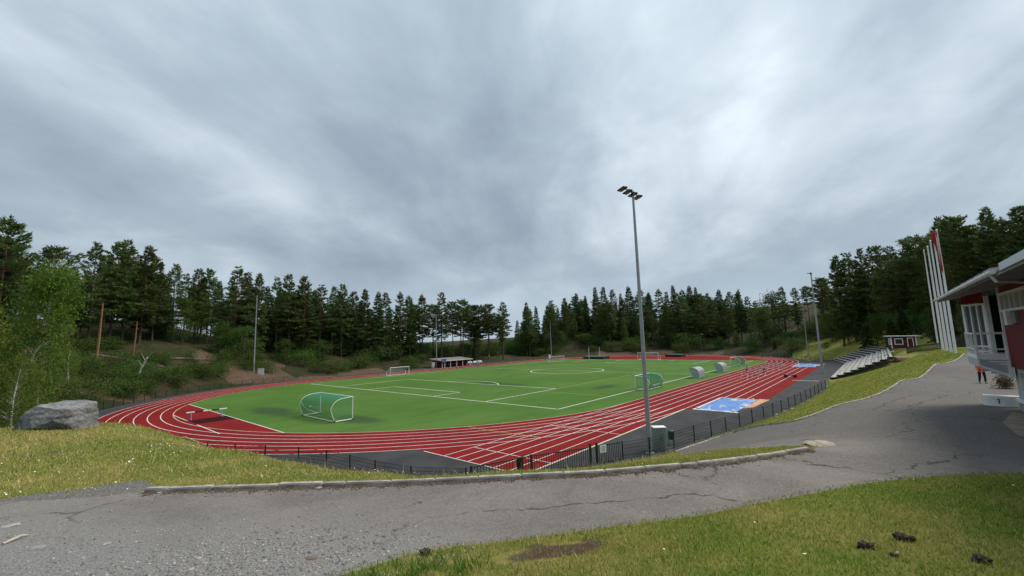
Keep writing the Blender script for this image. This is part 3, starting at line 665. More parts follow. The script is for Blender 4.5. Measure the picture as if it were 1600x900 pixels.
def jump_pit(label, x0, x1, y0, y1, seed, hang, border):
    g = thing('sand_pit', label, 'sand pit', ((x0+x1)/2, (y0+y1)/2, 0), 0, 'covered long jump pits'); lx, ly = x1-x0, y1-y0; r_ = random.Random(seed)
    n, k = 36, 16; V = []; F = []
    for i in range(n+1):
        for j in range(k+1):
            x = -lx/2+lx*i/n; y = -ly/2+ly*j/k; e = min(i, n-i, j*1.5, (k-j)*1.5)/3
            z = .03+.10*min(1, e)+.07*mnoise.noise(Vector((x*.9, y*.9, seed)))*min(1, e+.3)
            V.append((x+.12*mnoise.noise(Vector((x*.7, y*.7, 5+seed))), y+.15*mnoise.noise(Vector((x*.6, y*.6, 8+seed))), max(.022, z)))
    for i in range(n):
        for j in range(k): F.append((i*(k+1)+j, (i+1)*(k+1)+j, (i+1)*(k+1)+j+1, i*(k+1)+j+1))
    MB().add(V, F).build('tarpaulin', TARP_M, g, sm=True)
    MB().box((-lx/2-.10, 0, .05), (.42, ly+.5, .08)).build('white_hem', WHITE2_M, g)
    MB().box((lx/2+.05, 0, .05), (.25, ly+.3, .07)).build('white_hem', WHITE2_M, g)
    MB().box((0, ly/2+.10, .045), (lx, .2, .07)).build('white_hem', WHITE2_M, g)
    if border: MB().prism([(-lx*.18, -ly/2-.05, .004), (lx*.62, -ly/2-.05, .004), (lx*.62, -ly/2-1.15, .004), (-lx*.05, -ly/2-.75, .004)][::-1], (0, 0, .03)).build('sand_edge', SAND_M, g)
    for q in range(9):
        rr = r_.uniform(.10, .17); x = r_.choice([-lx/2+.4, lx/2-.4, r_.uniform(-lx/2, lx/2)]); y = r_.choice([-ly/2+.3, ly/2-.3, r_.uniform(-ly/2, ly/2)])
        bm = bmesh.new(); bmesh.ops.create_icosphere(bm, subdivisions=2, radius=1)
        for v in bm.verts: v.co = Vector((v.co.x*rr*1.5, v.co.y*rr, v.co.z*rr*.6))*(1+.2*mnoise.noise(v.co*2+Vector((q, 0, 0))))
        me = bpy.data.meshes.new('sandbag'); bm.to_mesh(me); bm.free(); me.materials.append(WHITE2_M); link('sandbag', me, g, (x, y, .17))
    if hang:   # dark print on the hem that faces the camera
        m = MB()
        for q, w in ((.55, .22), (.28, .10), (-.35, .14), (-.52, .12), (-.70, .14), (-.88, .12)):
            MB().box((-lx/2-.17, q, .0925), (.16, w*.85, .004)).build('printed_letter', BLACK_M, g)
    return g
jump_pit('blue tarpaulin with white hem over the long jump pit nearest the fence', 7.4, 17.4, -16.9, -12.95, 1, True, True)
jump_pit('flat pale blue tarpaulin over the far sand pit behind the right mast', 77.4, 87.2, -17.0, -12.8, 2, False, True)

# ------------------------------------------------------------------ pole vault mats and uprights, far end
MATC = mat('dark_green_cover', (.018, .035, .036), .55, .2, 1)
def mat_pad(label, loc, rz, sx_, sy_, sz_):
    g = thing('landing_mat', label, 'landing mat', loc, rz)
    bevelled(MB().box((0, 0, sz_/2), (sx_, sy_, sz_)).build('pad', MATC, g), .08)
    bevelled(MB().box((0, 0, sz_+.05), (sx_+.12, sy_+.12, .10)).build('top_cover', mat('grey_cover', (.10, .12, .125), .6, .15, 1), g), .04)
    for s in (-1, 0, 1): MB().box((-sx_/2-.012, s*sy_/3.2, sz_*.5), (.02, .06, sz_*.9)).build('strap', BLACK_M, g)
mat_pad('big dark green landing mat on the red far bend left of the goal', (103.6, 54.1, .012), R(0), 5.0, 8.6, .95)
mat_pad('low dark green landing mat on outer far bend right of the full-size goal', (122.5, 30.8, .012), R(-8), 4.0, 6.3, .85)
def upright(label, loc, hgt):
    g = thing('vault_upright', label, 'upright', loc, 0, 'pole vault uprights')
    MB().tube([(0, 0, 0), (0, 0, hgt)], [.09, .06], 8).build('post', WHITE_M, g)
    MB().box((0, 0, .06), (.7, .5, .08)).build('foot', GALV_M, g); MB().box((0, .1, hgt*.82), (.12, .3, .1)).build('bar_rest', GALV_M, g)
upright('white pole vault upright in front of the dark green mat', (100.7, 55.5, .012), 4.6); upright('white pole vault upright behind the dark green mat', (108.5, 55.3, .012), 4.3)

# ------------------------------------------------------------------ hurdles, trolley
def hurdle(label, loc):
    g = thing('hurdle', label, 'hurdle', loc, R(rnd.uniform(-5, 5)), 'hurdles standing in the outer lanes')
    MB().box((0, 0, .95), (.025, 1.18, .10)).build('top_bar', WHITE_M, g)
    for s in (-1, 1):
        MB().tube([(0, s*.5, .03), (0, s*.5, .92)], .025, 6).build('upright', WHITE_M, g)
        MB().tube([(0, s*.5, .03), (-.7, s*.5, .03)], .028, 6).build('leg', WHITE_M, g)
    MB().box((0, 0, .45), (.02, 1.0, .04)).build('cross_bar', mat('red_plastic', (.35, .02, .03), .5), g)
    MB().box((-.02, 0, .95), (.012, .42, .09)).build('black_band', BLACK_M, g)
    return g
HP = [(43.4, -9.99), (45.9, -11.2), (49.6, -8.77), (52.0, -11.2), (54.9, -9.99), (56.8, -8.77), (59.8, -11.2), (61.4, -9.99), (63.4, -8.77), (66.7, -11.2), (68.0, -9.99), (70.7, -8.77), (74.5, -9.99), (77.8, -9.99)]
lane = {-8.77: 'fourth', -9.99: 'fifth', -11.2: 'sixth'}; cnt = {}; h0 = None
ordw = ['nearest', 'second', 'third', 'fourth', 'fifth', 'sixth', 'seventh']
for x, y in HP:
    cnt[y] = cnt.get(y, 0)+1; lb = f'white hurdle, {ordw[cnt[y]-1]} from the camera in the {lane[y]} lane from the turf'
    if h0 is None: h0 = o = hurdle(lb, (x, y, .018))
    else: o = copy_tree(h0); o.location = (x, y, .018); o.rotation_euler = (0, 0, R(rnd.uniform(-6, 6))); o['label'] = lb
g = thing('hurdle_trolley', 'dark low trolley on two pairs of wheels standing on the runway lines', 'trolley', (49.2, -16.1, .016), R(-70))
MB().box((0, 0, .42), (1.5, .42, .12)).build('bed', mat('plum_steel', (.09, .06, .08), .5), g)
for s in (-1, 1):
    MB().box((s*.72, 0, .58), (.05, .46, .3)).build('end_frame', GALV_M, g)
    for q in (-1, 1): MB().tube([(s*.72, q*.27-.03, .26), (s*.72, q*.27+.03, .26)], .25, 14).build('wheel', BLACK_M, g)

# ------------------------------------------------------------------ people (one continuous skinned body each)
SKIN_M = mat('skin', (.42, .25, .18), .6); HAIR_M = mat('dark_hair', (.03, .022, .016), .7)
def skin_obj(name, V, E, rad, material, parent, sub=2):
    me = bpy.data.meshes.new(name); me.from_pydata(V, E, []); me.materials.append(material); o = link(name, me, parent)
    md = o.modifiers.new('skin', 'SKIN'); md.use_smooth_shade = True
    for v, r in zip(me.skin_vertices[0].data, rad): v.radius = (r, r) if not isinstance(r, tuple) else r
    me.skin_vertices[0].data[0].use_root = True
    sb = o.modifiers.new('sub', 'SUBSURF'); sb.levels = 1; sb.render_levels = sub; return o
def person(label, loc, rz, top_m, leg_m, shoe_m, lean=0.0, stride=.12, armf=(.1, .1), knee=(.05, .05), long_top=False, short=False):
    g = thing('person', label, 'person', loc, rz, None)
    def ln(x, z): return (x+(z-.95)*math.tan(lean) if z > .95 else x)
    J = {}
    def P(n, x, y, z): J[n] = (ln(x, z), y, z)
    P('pel', 0, 0, .95); P('spi', .01, 0, 1.12); P('che', .02, 0, 1.33); P('nec', .02, 0, 1.50); P('hea', .05, 0, 1.60); P('cro', .045, 0, 1.70)
    for s, n in ((-1, 'l'), (1, 'r')):
        f = stride*s; i = 0 if s < 0 else 1
        P('hip'+n, 0, s*.10, .90); J['kne'+n] = (f*.5+knee[i], s*.105, .50); J['ank'+n] = (f-.02, s*.11, .10); J['toe'+n] = (f+.15, s*.12, .045)
        P('sho'+n, .01, s*.19, 1.41); P('elb'+n, .0-f*.5+armf[i]*.4, s*.25, 1.14); P('wri'+n, .08-f*.4+armf[i], s*.24, .92+armf[i]*.5); P('pal'+n, .11-f*.4+armf[i]*1.15, s*.235, .85+armf[i]*.5)
    names = list(J); ix = {n: i for i, n in enumerate(names)}; V = [J[n] for n in names]; E = []; rad = {'pel': (.15, .11), 'spi': (.135, .10), 'che': (.155, .11), 'nec': .055, 'hea': (.078, .092), 'cro': (.055, .065)}
    for a, b in (('pel', 'spi'), ('spi', 'che'), ('che', 'nec'), ('nec', 'hea'), ('hea', 'cro')): E.append((ix[a], ix[b]))
    for n in 'lr':
        for a, b in (('pel', 'hip'+n), ('hip'+n, 'kne'+n), ('kne'+n, 'ank'+n), ('ank'+n, 'toe'+n), ('che', 'sho'+n), ('sho'+n, 'elb'+n), ('elb'+n, 'wri'+n), ('wri'+n, 'pal'+n)): E.append((ix[a], ix[b]))
        rad.update({'hip'+n: .088, 'kne'+n: .058, 'ank'+n: .04, 'toe'+n: .032, 'sho'+n: .058, 'elb'+n: .041, 'wri'+n: .028, 'pal'+n: (.022, .036)})
    RR = [rad[n] for n in names]
    for n, s in (('l', -1), ('r', 1)):
        p = J['pal'+n]; i0 = ix['pal'+n]
        for k, (dy, L) in enumerate(((-.03, .07), (-.01, .085), (.01, .08), (.03, .06))):
            V.append((p[0]+.01, p[1]+dy, p[2]-L*.55)); V.append((p[0]+.03, p[1]+dy, p[2]-L)); RR += [.009, .008]; q = len(V); E += [(i0, q-2), (q-2, q-1)]
        V.append((p[0]+.05, p[1]-s*.02, p[2]+.0)); V.append((p[0]+.065, p[1]-s*.02, p[2]-.035)); RR += [.010, .009]; q = len(V); E += [(i0, q-2), (q-2, q-1)]
    skin_obj('body', V, E, RR, SKIN_M, g)
    def sub(name, parts, edges, radii, m_): skin_obj(name, [J[n] if isinstance(n, str) else n for n in parts], edges, radii, m_, g)
    slv = 'wri' if long_top else 'elb'
    parts = ['pel', 'spi', 'che', 'shol', 'elbl', 'shor', 'elbr']; ed = [(0, 1), (1, 2), (2, 3), (3, 4), (2, 5), (5, 6)]; ra = [(.175, .135), (.155, .12), (.175, .13), .078, .06, .078, .06]
    if long_top: parts += ['wril', 'wrir', (J['pel'][0], 0, .80)]; ed += [(4, 7), (6, 8), (0, 9)]; ra += [.045, .045, (.19, .15)]
    sub('jacket' if long_top else 'shirt', parts, ed, ra, top_m)
    lo = 'kne' if short else 'ank'
    parts = ['pel', 'hipl', 'knel', 'hipr', 'kner']; ed = [(0, 1), (1, 2), (0, 3), (3, 4)]; ra = [(.155, .118), .105, .076, .105, .076]
    if not short: parts += ['ankl', 'ankr']; ed += [(2, 5), (4, 6)]; ra += [.055, .055]
    sub('shorts' if short else 'trousers', parts, ed, ra, leg_m)
    for n in 'lr':
        a, t = J['ank'+n], J['toe'+n]; sub('shoe', [(a[0]-.05, a[1], .055), (a[0]+.03, a[1], .06), (t[0]+.02, t[1], .045)], [(0, 1), (1, 2)], [.045, .05, .04], shoe_m)
    h = J['hea']; c = J['cro']
    sub('hair', [(h[0]-.03, 0, h[2]+.03), (c[0]-.02, 0, c[2]+.0), (h[0]-.055, 0, h[2]-.03)], [(0, 1), (0, 2)], [(.085, .08), (.07, .06), .05], HAIR_M)
    for s in (-1, 1):
        bm = bmesh.new(); bmesh.ops.create_uvsphere(bm, u_segments=8, v_segments=6, radius=.011); me = bpy.data.meshes.new('eye'); bm.to_mesh(me); bm.free(); me.materials.append(BLACK_M)
        link('eye', me, g, (h[0]+.085, s*.03, h[2]+.015))
        bm = bmesh.new(); bmesh.ops.create_uvsphere(bm, u_segments=8, v_segments=6, radius=.024); me = bpy.data.meshes.new('ear'); bm.to_mesh(me); bm.free(); me.materials.append(SKIN_M)
        e = link('ear', me, g, (h[0], s*.085, h[2])); e.scale = (1, .4, 1.3)
    MB().add([(h[0]+.085, 0, h[2]+.02), (h[0]+.085, -.014, h[2]-.02), (h[0]+.085, .014, h[2]-.02), (h[0]+.115, 0, h[2]-.018)], [(0, 1, 3), (0, 3, 2), (1, 2, 3)]).build('nose', SKIN_M, g)
    MB().box((h[0]+.084, 0, h[2]-.045), (.01, .04, .008)).build('mouth', mat('lips', (.25, .08, .07), .6), g)
    return g
TSHIRT = mat('white_shirt', (.66, .65, .64), .8); DARKP = mat('dark_trousers', (.015, .015, .018), .85); PINKP = mat('light_trousers', (.45, .34, .34), .85); GREYP = mat('grey_trousers', (.10, .09, .10), .85)
SHOE_D = mat('dark_shoe', (.02, .02, .022), .6); SHOE_L = mat('light_shoe', (.55, .55, .55), .6); ORANGE = mat('hi_vis_orange', (.85, .10, .02), .7, .1, 6)
person('person in white top and grey trousers bent forward at the left of the hurdles', (54.8, -8.0, .018), R(200), TSHIRT, GREYP, SHOE_D, lean=.35, stride=.10)
person('person in white shirt and black trousers standing in the middle of the hurdles', (56.6, -10.7, .018), R(215), TSHIRT, DARKP, SHOE_L, stride=.08)
person('person in white top and pale trousers walking at the right of the hurdles', (63.6, -12.9, .018), R(-40), TSHIRT, PINKP, SHOE_L, lean=.15, stride=.22)
# ------------------------------------------------------------------ light masts
LAMP_M = mat('lamp_housing', (.030, .033, .036), .5); GLASS_L = mat('lamp_glass', (.10, .105, .11), .35, spec=.4)
def mast(label, loc, hgt, face, nl, arm, r0=.19, sleeve=False, bar=0.0):
    g = thing('light_mast', label, 'light mast', loc, 0.0, 'floodlight masts around the track')
    MB().tube([(0, 0, -.2), (0, 0, hgt*.5), (0, 0, hgt)], [r0, r0*.74, r0*.47], 12).build('pole', GALV_M, g, sm=False)
    MB().tube([(0, 0, -.1), (0, 0, .05)], r0*1.7, 12).build('base_plate', GALV_M, g)
    if sleeve: MB().tube([(0, 0, .05), (0, 0, 1.3)], r0*1.45, 12).build('base_sleeve', mat('concrete_sleeve', (.34, .35, .35), .8, .2, 3), g)
    MB().box((r0*.95, 0, 1.2), (.02, .12, .4)).build('hatch', GALV_M, g)
    hd = MB().tube([(0, 0, hgt-.05), (0, 0, hgt+.25)], r0*.75, 8).build('head_bracket', LAMP_M, g)
    c, s = math.cos(bar), math.sin(bar)
    if arm > 0:
        MB().tube([(-arm*c, -arm*s, hgt+.16), (arm*c, arm*s, hgt+.16)], .05, 6).build('crossbar', LAMP_M, g)
    fc, fs = math.cos(face), math.sin(face)
    for k in range(nl):
        t = -arm+2*arm*k/(nl-1) if nl > 1 else 0.0
        x, y = t*c, t*s
        l = link('floodlight', None, g, (x+fc*.25, y+fs*.25, hgt+.20)); l.rotation_euler = (0, R(9), face)
        bevelled(MB().box((0, 0, .03), (.70, .44, .09)).build('housing', LAMP_M, l), .03)
        MB().box((.02, 0, -.03), (.60, .38, .02)).build('lens', GLASS_L, l)
        MB().box((-.36, 0, 0), (.12, .05, .05)).build('yoke', LAMP_M, l)
    return g
mast('tall grey light mast nearest the camera, rising from the near fence', (-11.9, -16.0, 0), 18.6, R(70), 4, 1.3, .175, bar=R(0))
mast('grey light mast at the left behind the long bend beside a pale cabinet', (-4.7, 84.0, h1(-4.7, 84.0)), 18.8, R(-60), 3, .9)
mast('grey light mast behind the back straight at the left end of the kiosk', (46.6, 79.6, 0), 17.2, R(-90), 3, .9)
mast('farthest grey light mast, behind the back straight near the far bend', (107.0, 77.6, h1(107, 77.6)), 15.2, R(-110), 2, .7)
mast('grey light mast with single lamp at the lower end of the grandstand', (60.8, -19.8, 0), 19.4, R(120), 1, 0, .22, True)
p = hit(1263, 555.5); mast('thin grey light mast standing on the grass mound behind the far pit', (p[0], p[1], p[2]), 20.0, R(140), 2, .6, .17, True)
def cabinet(label, loc, rz, w, d, h_, m_, top):
    g = thing('electrical_cabinet', label, 'cabinet', loc, rz, 'electrical cabinets beside the masts')
    bevelled(MB().box((0, 0, h_/2+.08), (w, d, h_)).build('case', m_, g), .02); bevelled(MB().box((0, 0, h_+.11), (w+.08, d+.08, .06)).build('lid', top, g), .02)
    for s in (-1, 1): bevelled(MB().box((s*w/4, -d/2-.008, h_/2+.08), (w/2-.05, .016, h_-.12)).build('door', m_, g), .006)
    MB().box((.04, -d/2-.03, h_*.55), (.03, .03, .14)).build('handle', BLACK_M, g); MB().box((0, 0, .04), (w-.06, d-.06, .08)).build('plinth', GALV_M, g)
    return g
CABG = mat('grey_green_cabinet', (.20, .25, .24), .5, .1, 2); CABL = mat('pale_cabinet', (.46, .48, .48), .5, .1, 2)
cabinet('grey-green cabinet with white lid right beside the nearest light mast', (-10.75, -16.25, 0), R(-50), .85, .6, 1.5, CABG, WHITE_M)
cabinet('pale cabinet at the foot of the leftmost light mast', (-3.4, 83.2, h1(-3.4, 83.2)), R(-20), 1.3, .6, 1.5, CABL, CABL)
cabinet('pale cabinet left of the kiosk by the back-straight mast', (44.9, 79.2, 0), 0, 1.0, .6, 1.6, CABL, CABL)
cabinet('small pale cabinet at the foot of the farthest light mast', (104.8, 77.2, h1(104.8, 77.2)), 0, 1.2, .6, 1.4, CABL, CABL)
g = thing('litter_bin', 'dark green litter bin on a post behind the near fence', 'bin', (-8.75, -16.35, 0), R(30))
MB().tube([(0, .22, 0), (0, .22, 1.05)], .03, 8).build('post', GALV_M, g)
MB().tube([(0, 0, .38), (0, 0, .92)], [.19, .22], 14).build('bucket', mat('bin_green', (.012, .075, .05), .45), g)
MB().tube([(0, 0, .92), (0, 0, 1.0), (0, 0, 1.07)], [.24, .23, .10], 14).build('hood', mat('bin_green', (.012, .075, .05), .45), g)

# ------------------------------------------------------------------ fences of posts and welded wire panels
PANEL_CACHE = {}
def wire_panel(h_, key):
    if key in PANEL_CACHE: return PANEL_CACHE[key]
    m = MB(); n = 40 if key == 'near' else 22; w = .0042 if key == 'near' else .008
    for i in range(1, n): x = i/n; m.add([(x-w/2.4, -.002, .06), (x+w/2.4, -.002, .06), (x+w/2.4, -.002, h_), (x-w/2.4, -.002, h_)], [(0, 1, 2, 3)])
    for k in range(6):
        z = .08+(h_-.1)*k/5
        for o_ in (-.012, .012): m.add([(0, o_, z-.0045), (1, o_, z-.0045), (1, o_, z+.0045), (0, o_, z+.0045)], [(0, 1, 2, 3)])
    PANEL_CACHE[key] = m.mesh('wire_panel', BLK_STEEL if key != 'green' else DGREEN_M); return PANEL_CACHE[key]
def post_mesh(h_, w=.06):
    k = ('post', h_)
    if k not in PANEL_CACHE:
        m = MB(); m.box((0, 0, h_/2-.1), (w, w, h_+.2)); m.box((0, 0, h_+.006), (w+.012, w+.012, .012)); PANEL_CACHE[k] = m.mesh('post', BLK_STEEL)
    return PANEL_CACHE[k]
def fence(label, pts, h_, key, skip=(), zf=None):
    g = thing('fence', label, 'fence', (0, 0, 0), 0.0, 'dark wire fences round the track')
    for i, p in enumerate(pts):
        z = zf(*p) if zf else 0.0
        o = link('post', post_mesh(h_), g, (p[0], p[1], z)); 
        if i < len(pts)-1:
            q = pts[i+1]; o.rotation_euler = (0, 0, math.atan2(q[1]-p[1], q[0]-p[0])); zq = zf(*q) if zf else 0.0
            if i in skip: continue
            L = math.hypot(q[0]-p[0], q[1]-p[1]); w = link('wire_panel', wire_panel(h_-.03, key), g, (p[0], p[1], z)); w.scale = (L, 1, 1)
            w.rotation_euler = (0, -math.atan2(zq-z, L), math.atan2(q[1]-p[1], q[0]-p[0]))
    return g
fence('dark wire fence along the near straight from the gate to the grandstand', FENCE_NEAR[3:], 1.2, 'near')
fence('dark wire fence dipping behind the grass bank left of the gate', FENCE_LEFT, 1.2, 'near')
far_r = resample([(131.6, 9.5), (130.5, 7.2), (126.0, 2.2), (121.5, -2.0), (113.0, -7.0), (106.5, -11.2), (100.5, -15.0), (104, -18.5)], 2.6)
fence('dark fence along the far right bend below the grass mound', far_r, 1.25, 'far')
lf = resample([(p[0], p[1]) for p in arc(TC, 46.6, 100, 172, 24)], 2.9); lf = [(4.0, 80.2), (1.2, 80.0)][:1]+lf
fence('thin dark fence behind the left bend at the foot of the bank', lf, 1.1, 'far')
# gate and barred fence beside it
g = thing('gate', 'dark green barred gate with white sign in the near fence', 'gate', (0, 0, 0))
def barred(p, q, n, name):
    a, b = np.array(p), np.array(q); L = float(np.hypot(*(b-a))); an = math.atan2(*(b-a)[::-1]); o = link(name, None, g, (a[0], a[1], 0), an)
    MB().box((L/2, 0, 1.16), (L-.08, .05, .06)).build('top_rail', DGREEN_M, o); MB().box((L/2, 0, .10), (L-.08, .05, .05)).build('bottom_rail', DGREEN_M, o)
    bar = None
    for i in range(n):
        x = .08+(L-.16)*i/(n-1)
        if bar is None: bar = MB().box((0, 0, .63), (.028, .028, 1.04)).mesh('bar', DGREEN_M)
        link('bar', bar, o, (x, 0, 0))
    return o
barred((-24.2, -11.15), (-20.7, -12.35), 20, 'gate_leaf'); barred((-20.5, -12.45), (-17.0, -14.2), 24, 'gate_leaf'); barred((-16.35, -14.5), (-14.6, -15.2), 13, 'gate_leaf')
for p, hh in (((-20.6, -12.4), 1.25), ((-16.9, -14.25), 1.4), ((-16.45, -14.45), 1.4), ((-24.3, -11.1), 1.25)): MB().box((0, 0, hh/2-.05), (.12, .12, hh+.1)).build('gate_post', DGREEN_M, g, (p[0], p[1], 0), R(-25))
sg = link('sign', None, g, (-16.1, -14.72, .98), R(-23)); bevelled(MB().box((0, 0, 0), (.50, .015, .46)).build('plate', WHITE_M, sg), .004)
m = MB()
for z, w in ((.14, .30), (.05, .36), (-.04, .26), (-.12, .34)):
    x = -w/2; r_ = random.Random(int(w*100))
    while x < w/2: dx = r_.uniform(.02, .06); m.box((x+dx/2, -.0105, z), (dx*.8, .004, .03)); x += dx+.012
m.build('lettering', BLACK_M, sg)
g = thing('post', 'short dark wooden post at the corner of the sprint start', 'post', (-21.2, -12.0, 0), R(20)); bevelled(MB().box((0, 0, .55), (.34, .3, 1.1)).build('stump', mat('dark_wood', (.025, .022, .018), .8, .3, 6), g), .02)
MB().box((0, 0, 1.12), (.38, .34, .05)).build('cap', mat('dark_wood', (.025, .022, .018), .8), g)

# ------------------------------------------------------------------ kiosk behind the back straight
RED_W = mat('falu_red_boards', (.105, .012, .014), .8, .2, 2, .3, 12); ROOF_G = mat('grey_roof_felt', (.16, .155, .155), .9, .15, 1)
g = thing('kiosk', 'long low red kiosk with grey roof and blue sign behind the back straight', 'kiosk', (46.8, 77.6, 0), R(3))
MB().box((6.4, 2.6, 1.0), (13.0, 3.2, 2.0)).build('wall', RED_W, g)
m = MB(); m.prism([(-.7, -.9, 2.02), (-.7, 5.2, 2.7), (-.7, 5.2, 2.85), (-.7, -.9, 2.17)], (14.6, 0, 0)); m.build('roof', ROOF_G, g)
MB().box((6.6, -.93, 2.10), (14.6, .04, .2)).build('fascia', WHITE2_M, g)
for x in (.0, 1.1, 3.6, 6.4, 9.2, 12.9): MB().box((x, -.55, 1.0), (.16, .16, 2.0)).build('post', WHITE2_M, g)
for x in (2.3, 5.0, 7.8):
    o = MB().box((x, .98, 1.35), (1.7, .06, .8)).build('hatch', mat('dark_opening', (.012, .012, .014), .6), g); MB().box((x, .93, .92), (1.9, .14, .07)).build('hatch_shelf', WHITE2_M, o)
bevelled(MB().box((.3, -1.0, 2.15), (2.0, .10, 1.1)).build('sign_board', mat('blue_sign', (.012, .04, .14), .5), g), .02)
m = MB()
for q in range(5): m.box((.3-.7+q*.35, -1.055, 2.25), (.2, .008, .14)); 
m.box((.3, -1.055, 1.92), (1.3, .008, .10)); m.build('sign_lettering', mat('pale_blue_letters', (.25, .36, .55), .5), g)
for k in range(4):
    b0 = thing('bench', f'small white bench, {["first", "second", "third", "fourth"][k]} to the right of the kiosk', 'bench', (59.6+k*2.6, 80.2+k*.15, 0), R(3), 'white benches beside the kiosk')
    MB().box((0, 0, .62), (1.9, .45, .12)).build('seat', WHITE_M, b0); MB().box((0, .22, .95), (1.9, .06, .35)).build('backrest', WHITE_M, b0)
    for s in (-1, 1): MB().box((s*.75, 0, .28), (.1, .4, .56)).build('leg', WHITE2_M, b0)
g = thing('round_sign', 'round white sign on a thin post right of the kiosk', 'sign', (72.7, 81.3, 0), R(40)); MB().tube([(0, 0, -.1), (0, 0, 2.4)], .05, 6).build('post', GALV_M, g)
MB().tube([(0, -.02, 2.5), (0, -.05, 2.5)], .42, 20).build('disc', WHITE_M, g)
g = thing('round_sign', 'tiny white round marker between kiosk benches and the round sign', 'sign', (66.3, 81.0, 0), R(40)); MB().tube([(0, 0, -.1), (0, 0, .9)], .04, 6).build('post', GALV_M, g); MB().tube([(0, -.02, 1.0), (0, -.05, 1.0)], .26, 16).build('disc', WHITE_M, g)

# ------------------------------------------------------------------ grandstand of plank rows
PLANK_M = mat('bleached_planks', (.30, .29, .28), .8, .25, 2, .3, 20, objvar=.10); STEEL_D = mat('dark_frame', (.02, .02, .02), .7)
g = thing('grandstand', 'open grandstand of bleached plank rows on the slope below the hut', 'grandstand', (0, 0, 0))
NROW = 9; Y0, YD, ZD = -22.0, .93, .405
pl = {}
def plank(a, b, z, w, th, name):
    a, b = np.array(a, float), np.array(b, float); L = float(np.hypot(*(b-a))); k = (round(L, 2), w, th)
    if k not in pl: pl[k] = MB().box((0, 0, 0), (L-.03, w, th)).mesh(name, PLANK_M)
    o = link(name, pl[k], g, ((a[0]+b[0])/2, (a[1]+b[1])/2, z+rnd.uniform(-.008, .008)), math.atan2(b[1]-a[1], b[0]-a[0])); return o
XV = lambda k: 91.5-.10*k
for k in range(NROW):
    y = Y0-YD*k; z = .12+ZD*k; n = 8; x0 = 46.6+.28*k
    xs = [x0+(XV(k)-x0)*i/n for i in range(n+1)]
    for i in range(n):
        plank((xs[i], y), (xs[i+1], y), z, .42, .06, 'foot_plank')
        plank((xs[i], y-.46), (xs[i+1], y-.46), z+.38, .36, .07, 'seat_plank')
    MB().box((xs[0]+.25, y-.3, z+.14), (.16, .72, .40)).build('end_bracket', STEEL_D, g)
    MB().box(((xs[0]+xs[-1])/2, y-.32, z+.18), (xs[-1]-xs[0]-.8, .05, .30)).build('riser', STEEL_D, g)
    # the far wing turns towards the finish
    th = R(13); c, s = math.cos(th), math.sin(th); L = 15.5
    p0 = np.array((XV(k)+.3, y+.02)); e = np.array((c, s)); nrm = np.array((s, -c)); a = p0+nrm*.0
    for i in range(2):
        q0, q1 = a+e*L*i/2, a+e*L*(i+1)/2
        plank(q0, q1, z, .42, .06, 'foot_plank'); plank(q0+nrm*.46, q1+nrm*.46, z+.38, .36, .07, 'seat_plank')
    o = MB().box((0, 0, 0), (L-.3, .05, .30)).build('riser', STEEL_D, g, (*(a+e*L/2+nrm*.32), z+.18), th)
for x in (48.0, 56, 64, 72, 80, 88): MB().prism([(x, Y0+.2, .02), (x, Y0-YD*NROW, ZD*NROW-.25), (x, Y0-YD*NROW, ZD*NROW-.5), (x, Y0-.4, .02)], (.1, 0, 0)).build('stringer', STEEL_D, g)
# stair rail at the near end
for s in (0, 1): MB().tube([(47.6+s*1.2, Y0-YD*5, ZD*5+1.0), (49.0+s*1.2, Y0-YD*NROW, ZD*NROW+1.0)], .03, 6).build('hand_rail', WHITE2_M, g)

# ------------------------------------------------------------------ red hut and fence above the stand
hx, hy = 65.0, -31.9; hzz = h1(hx, hy)
g = thing('hut', 'small red hut with white trim and flat roof above the grandstand', 'hut', (hx, hy, 4.55), R(-78)); g.scale = (.76, .76, .92)
MB().box((0, 0, 1.15), (4.6, 2.6, 2.3)).build('wall', RED_W, g)
m = MB(); m.prism([(-3.0, -1.9, 2.36), (3.0, -1.9, 2.30), (3.0, -1.9, 2.46), (-3.0, -1.9, 2.52)], (0, 3.9, 0)); m.build('roof', WHITE2_M, g)
def framed(g, x, y, z, w, h_, axis, inner, nm, fw=.14):
    """white-framed opening on a wall face; axis 'x' wall along x (facing -y), 'y' wall along y (facing -x)"""
    o = link(nm, None, g, (x, y, z)); 
    def bx(c, sz): return (c, sz) if axis == 'x' else ((c[1], c[0], c[2]), (sz[1], sz[0], sz[2]))
    MB().box(*bx((0, -.01, 0), (w, .05, h_))).build('panel', inner, o)
    for s in (-1, 1): MB().box(*bx((s*(w/2+fw/2), -.03, 0), (fw, .08, h_+2*fw))).build('trim', WHITE_M, o); MB().box(*bx((0, -.03, s*(h_/2+fw/2)), (w, .08, fw))).build('trim', WHITE_M, o)
    return o
DGLASS = mat('dark_glass', (.03, .035, .04), .12, spec=.6)
framed(g, -.95, -1.33, 1.35, 1.3, .95, 'x', DGLASS, 'window'); framed(g, 1.15, -1.33, 1.0, .85, 1.85, 'x', RED_W, 'door'); framed(g, -2.33, -.2, 1.35, 1.5, .95, 'y', mat('pale_glass', (.35, .38, .40), .2), 'window')
MB().box((2.2, -1.32, 1.15), (.2, .06, 2.3)).build('corner_board', WHITE_M, g); MB().box((-2.28, -1.30, 1.15), (.16, .10, 2.3)).build('corner_board', WHITE_M, g)
DWOOD = mat('dark_stained_wood', (.016, .022, .020), .8, .25, 4)
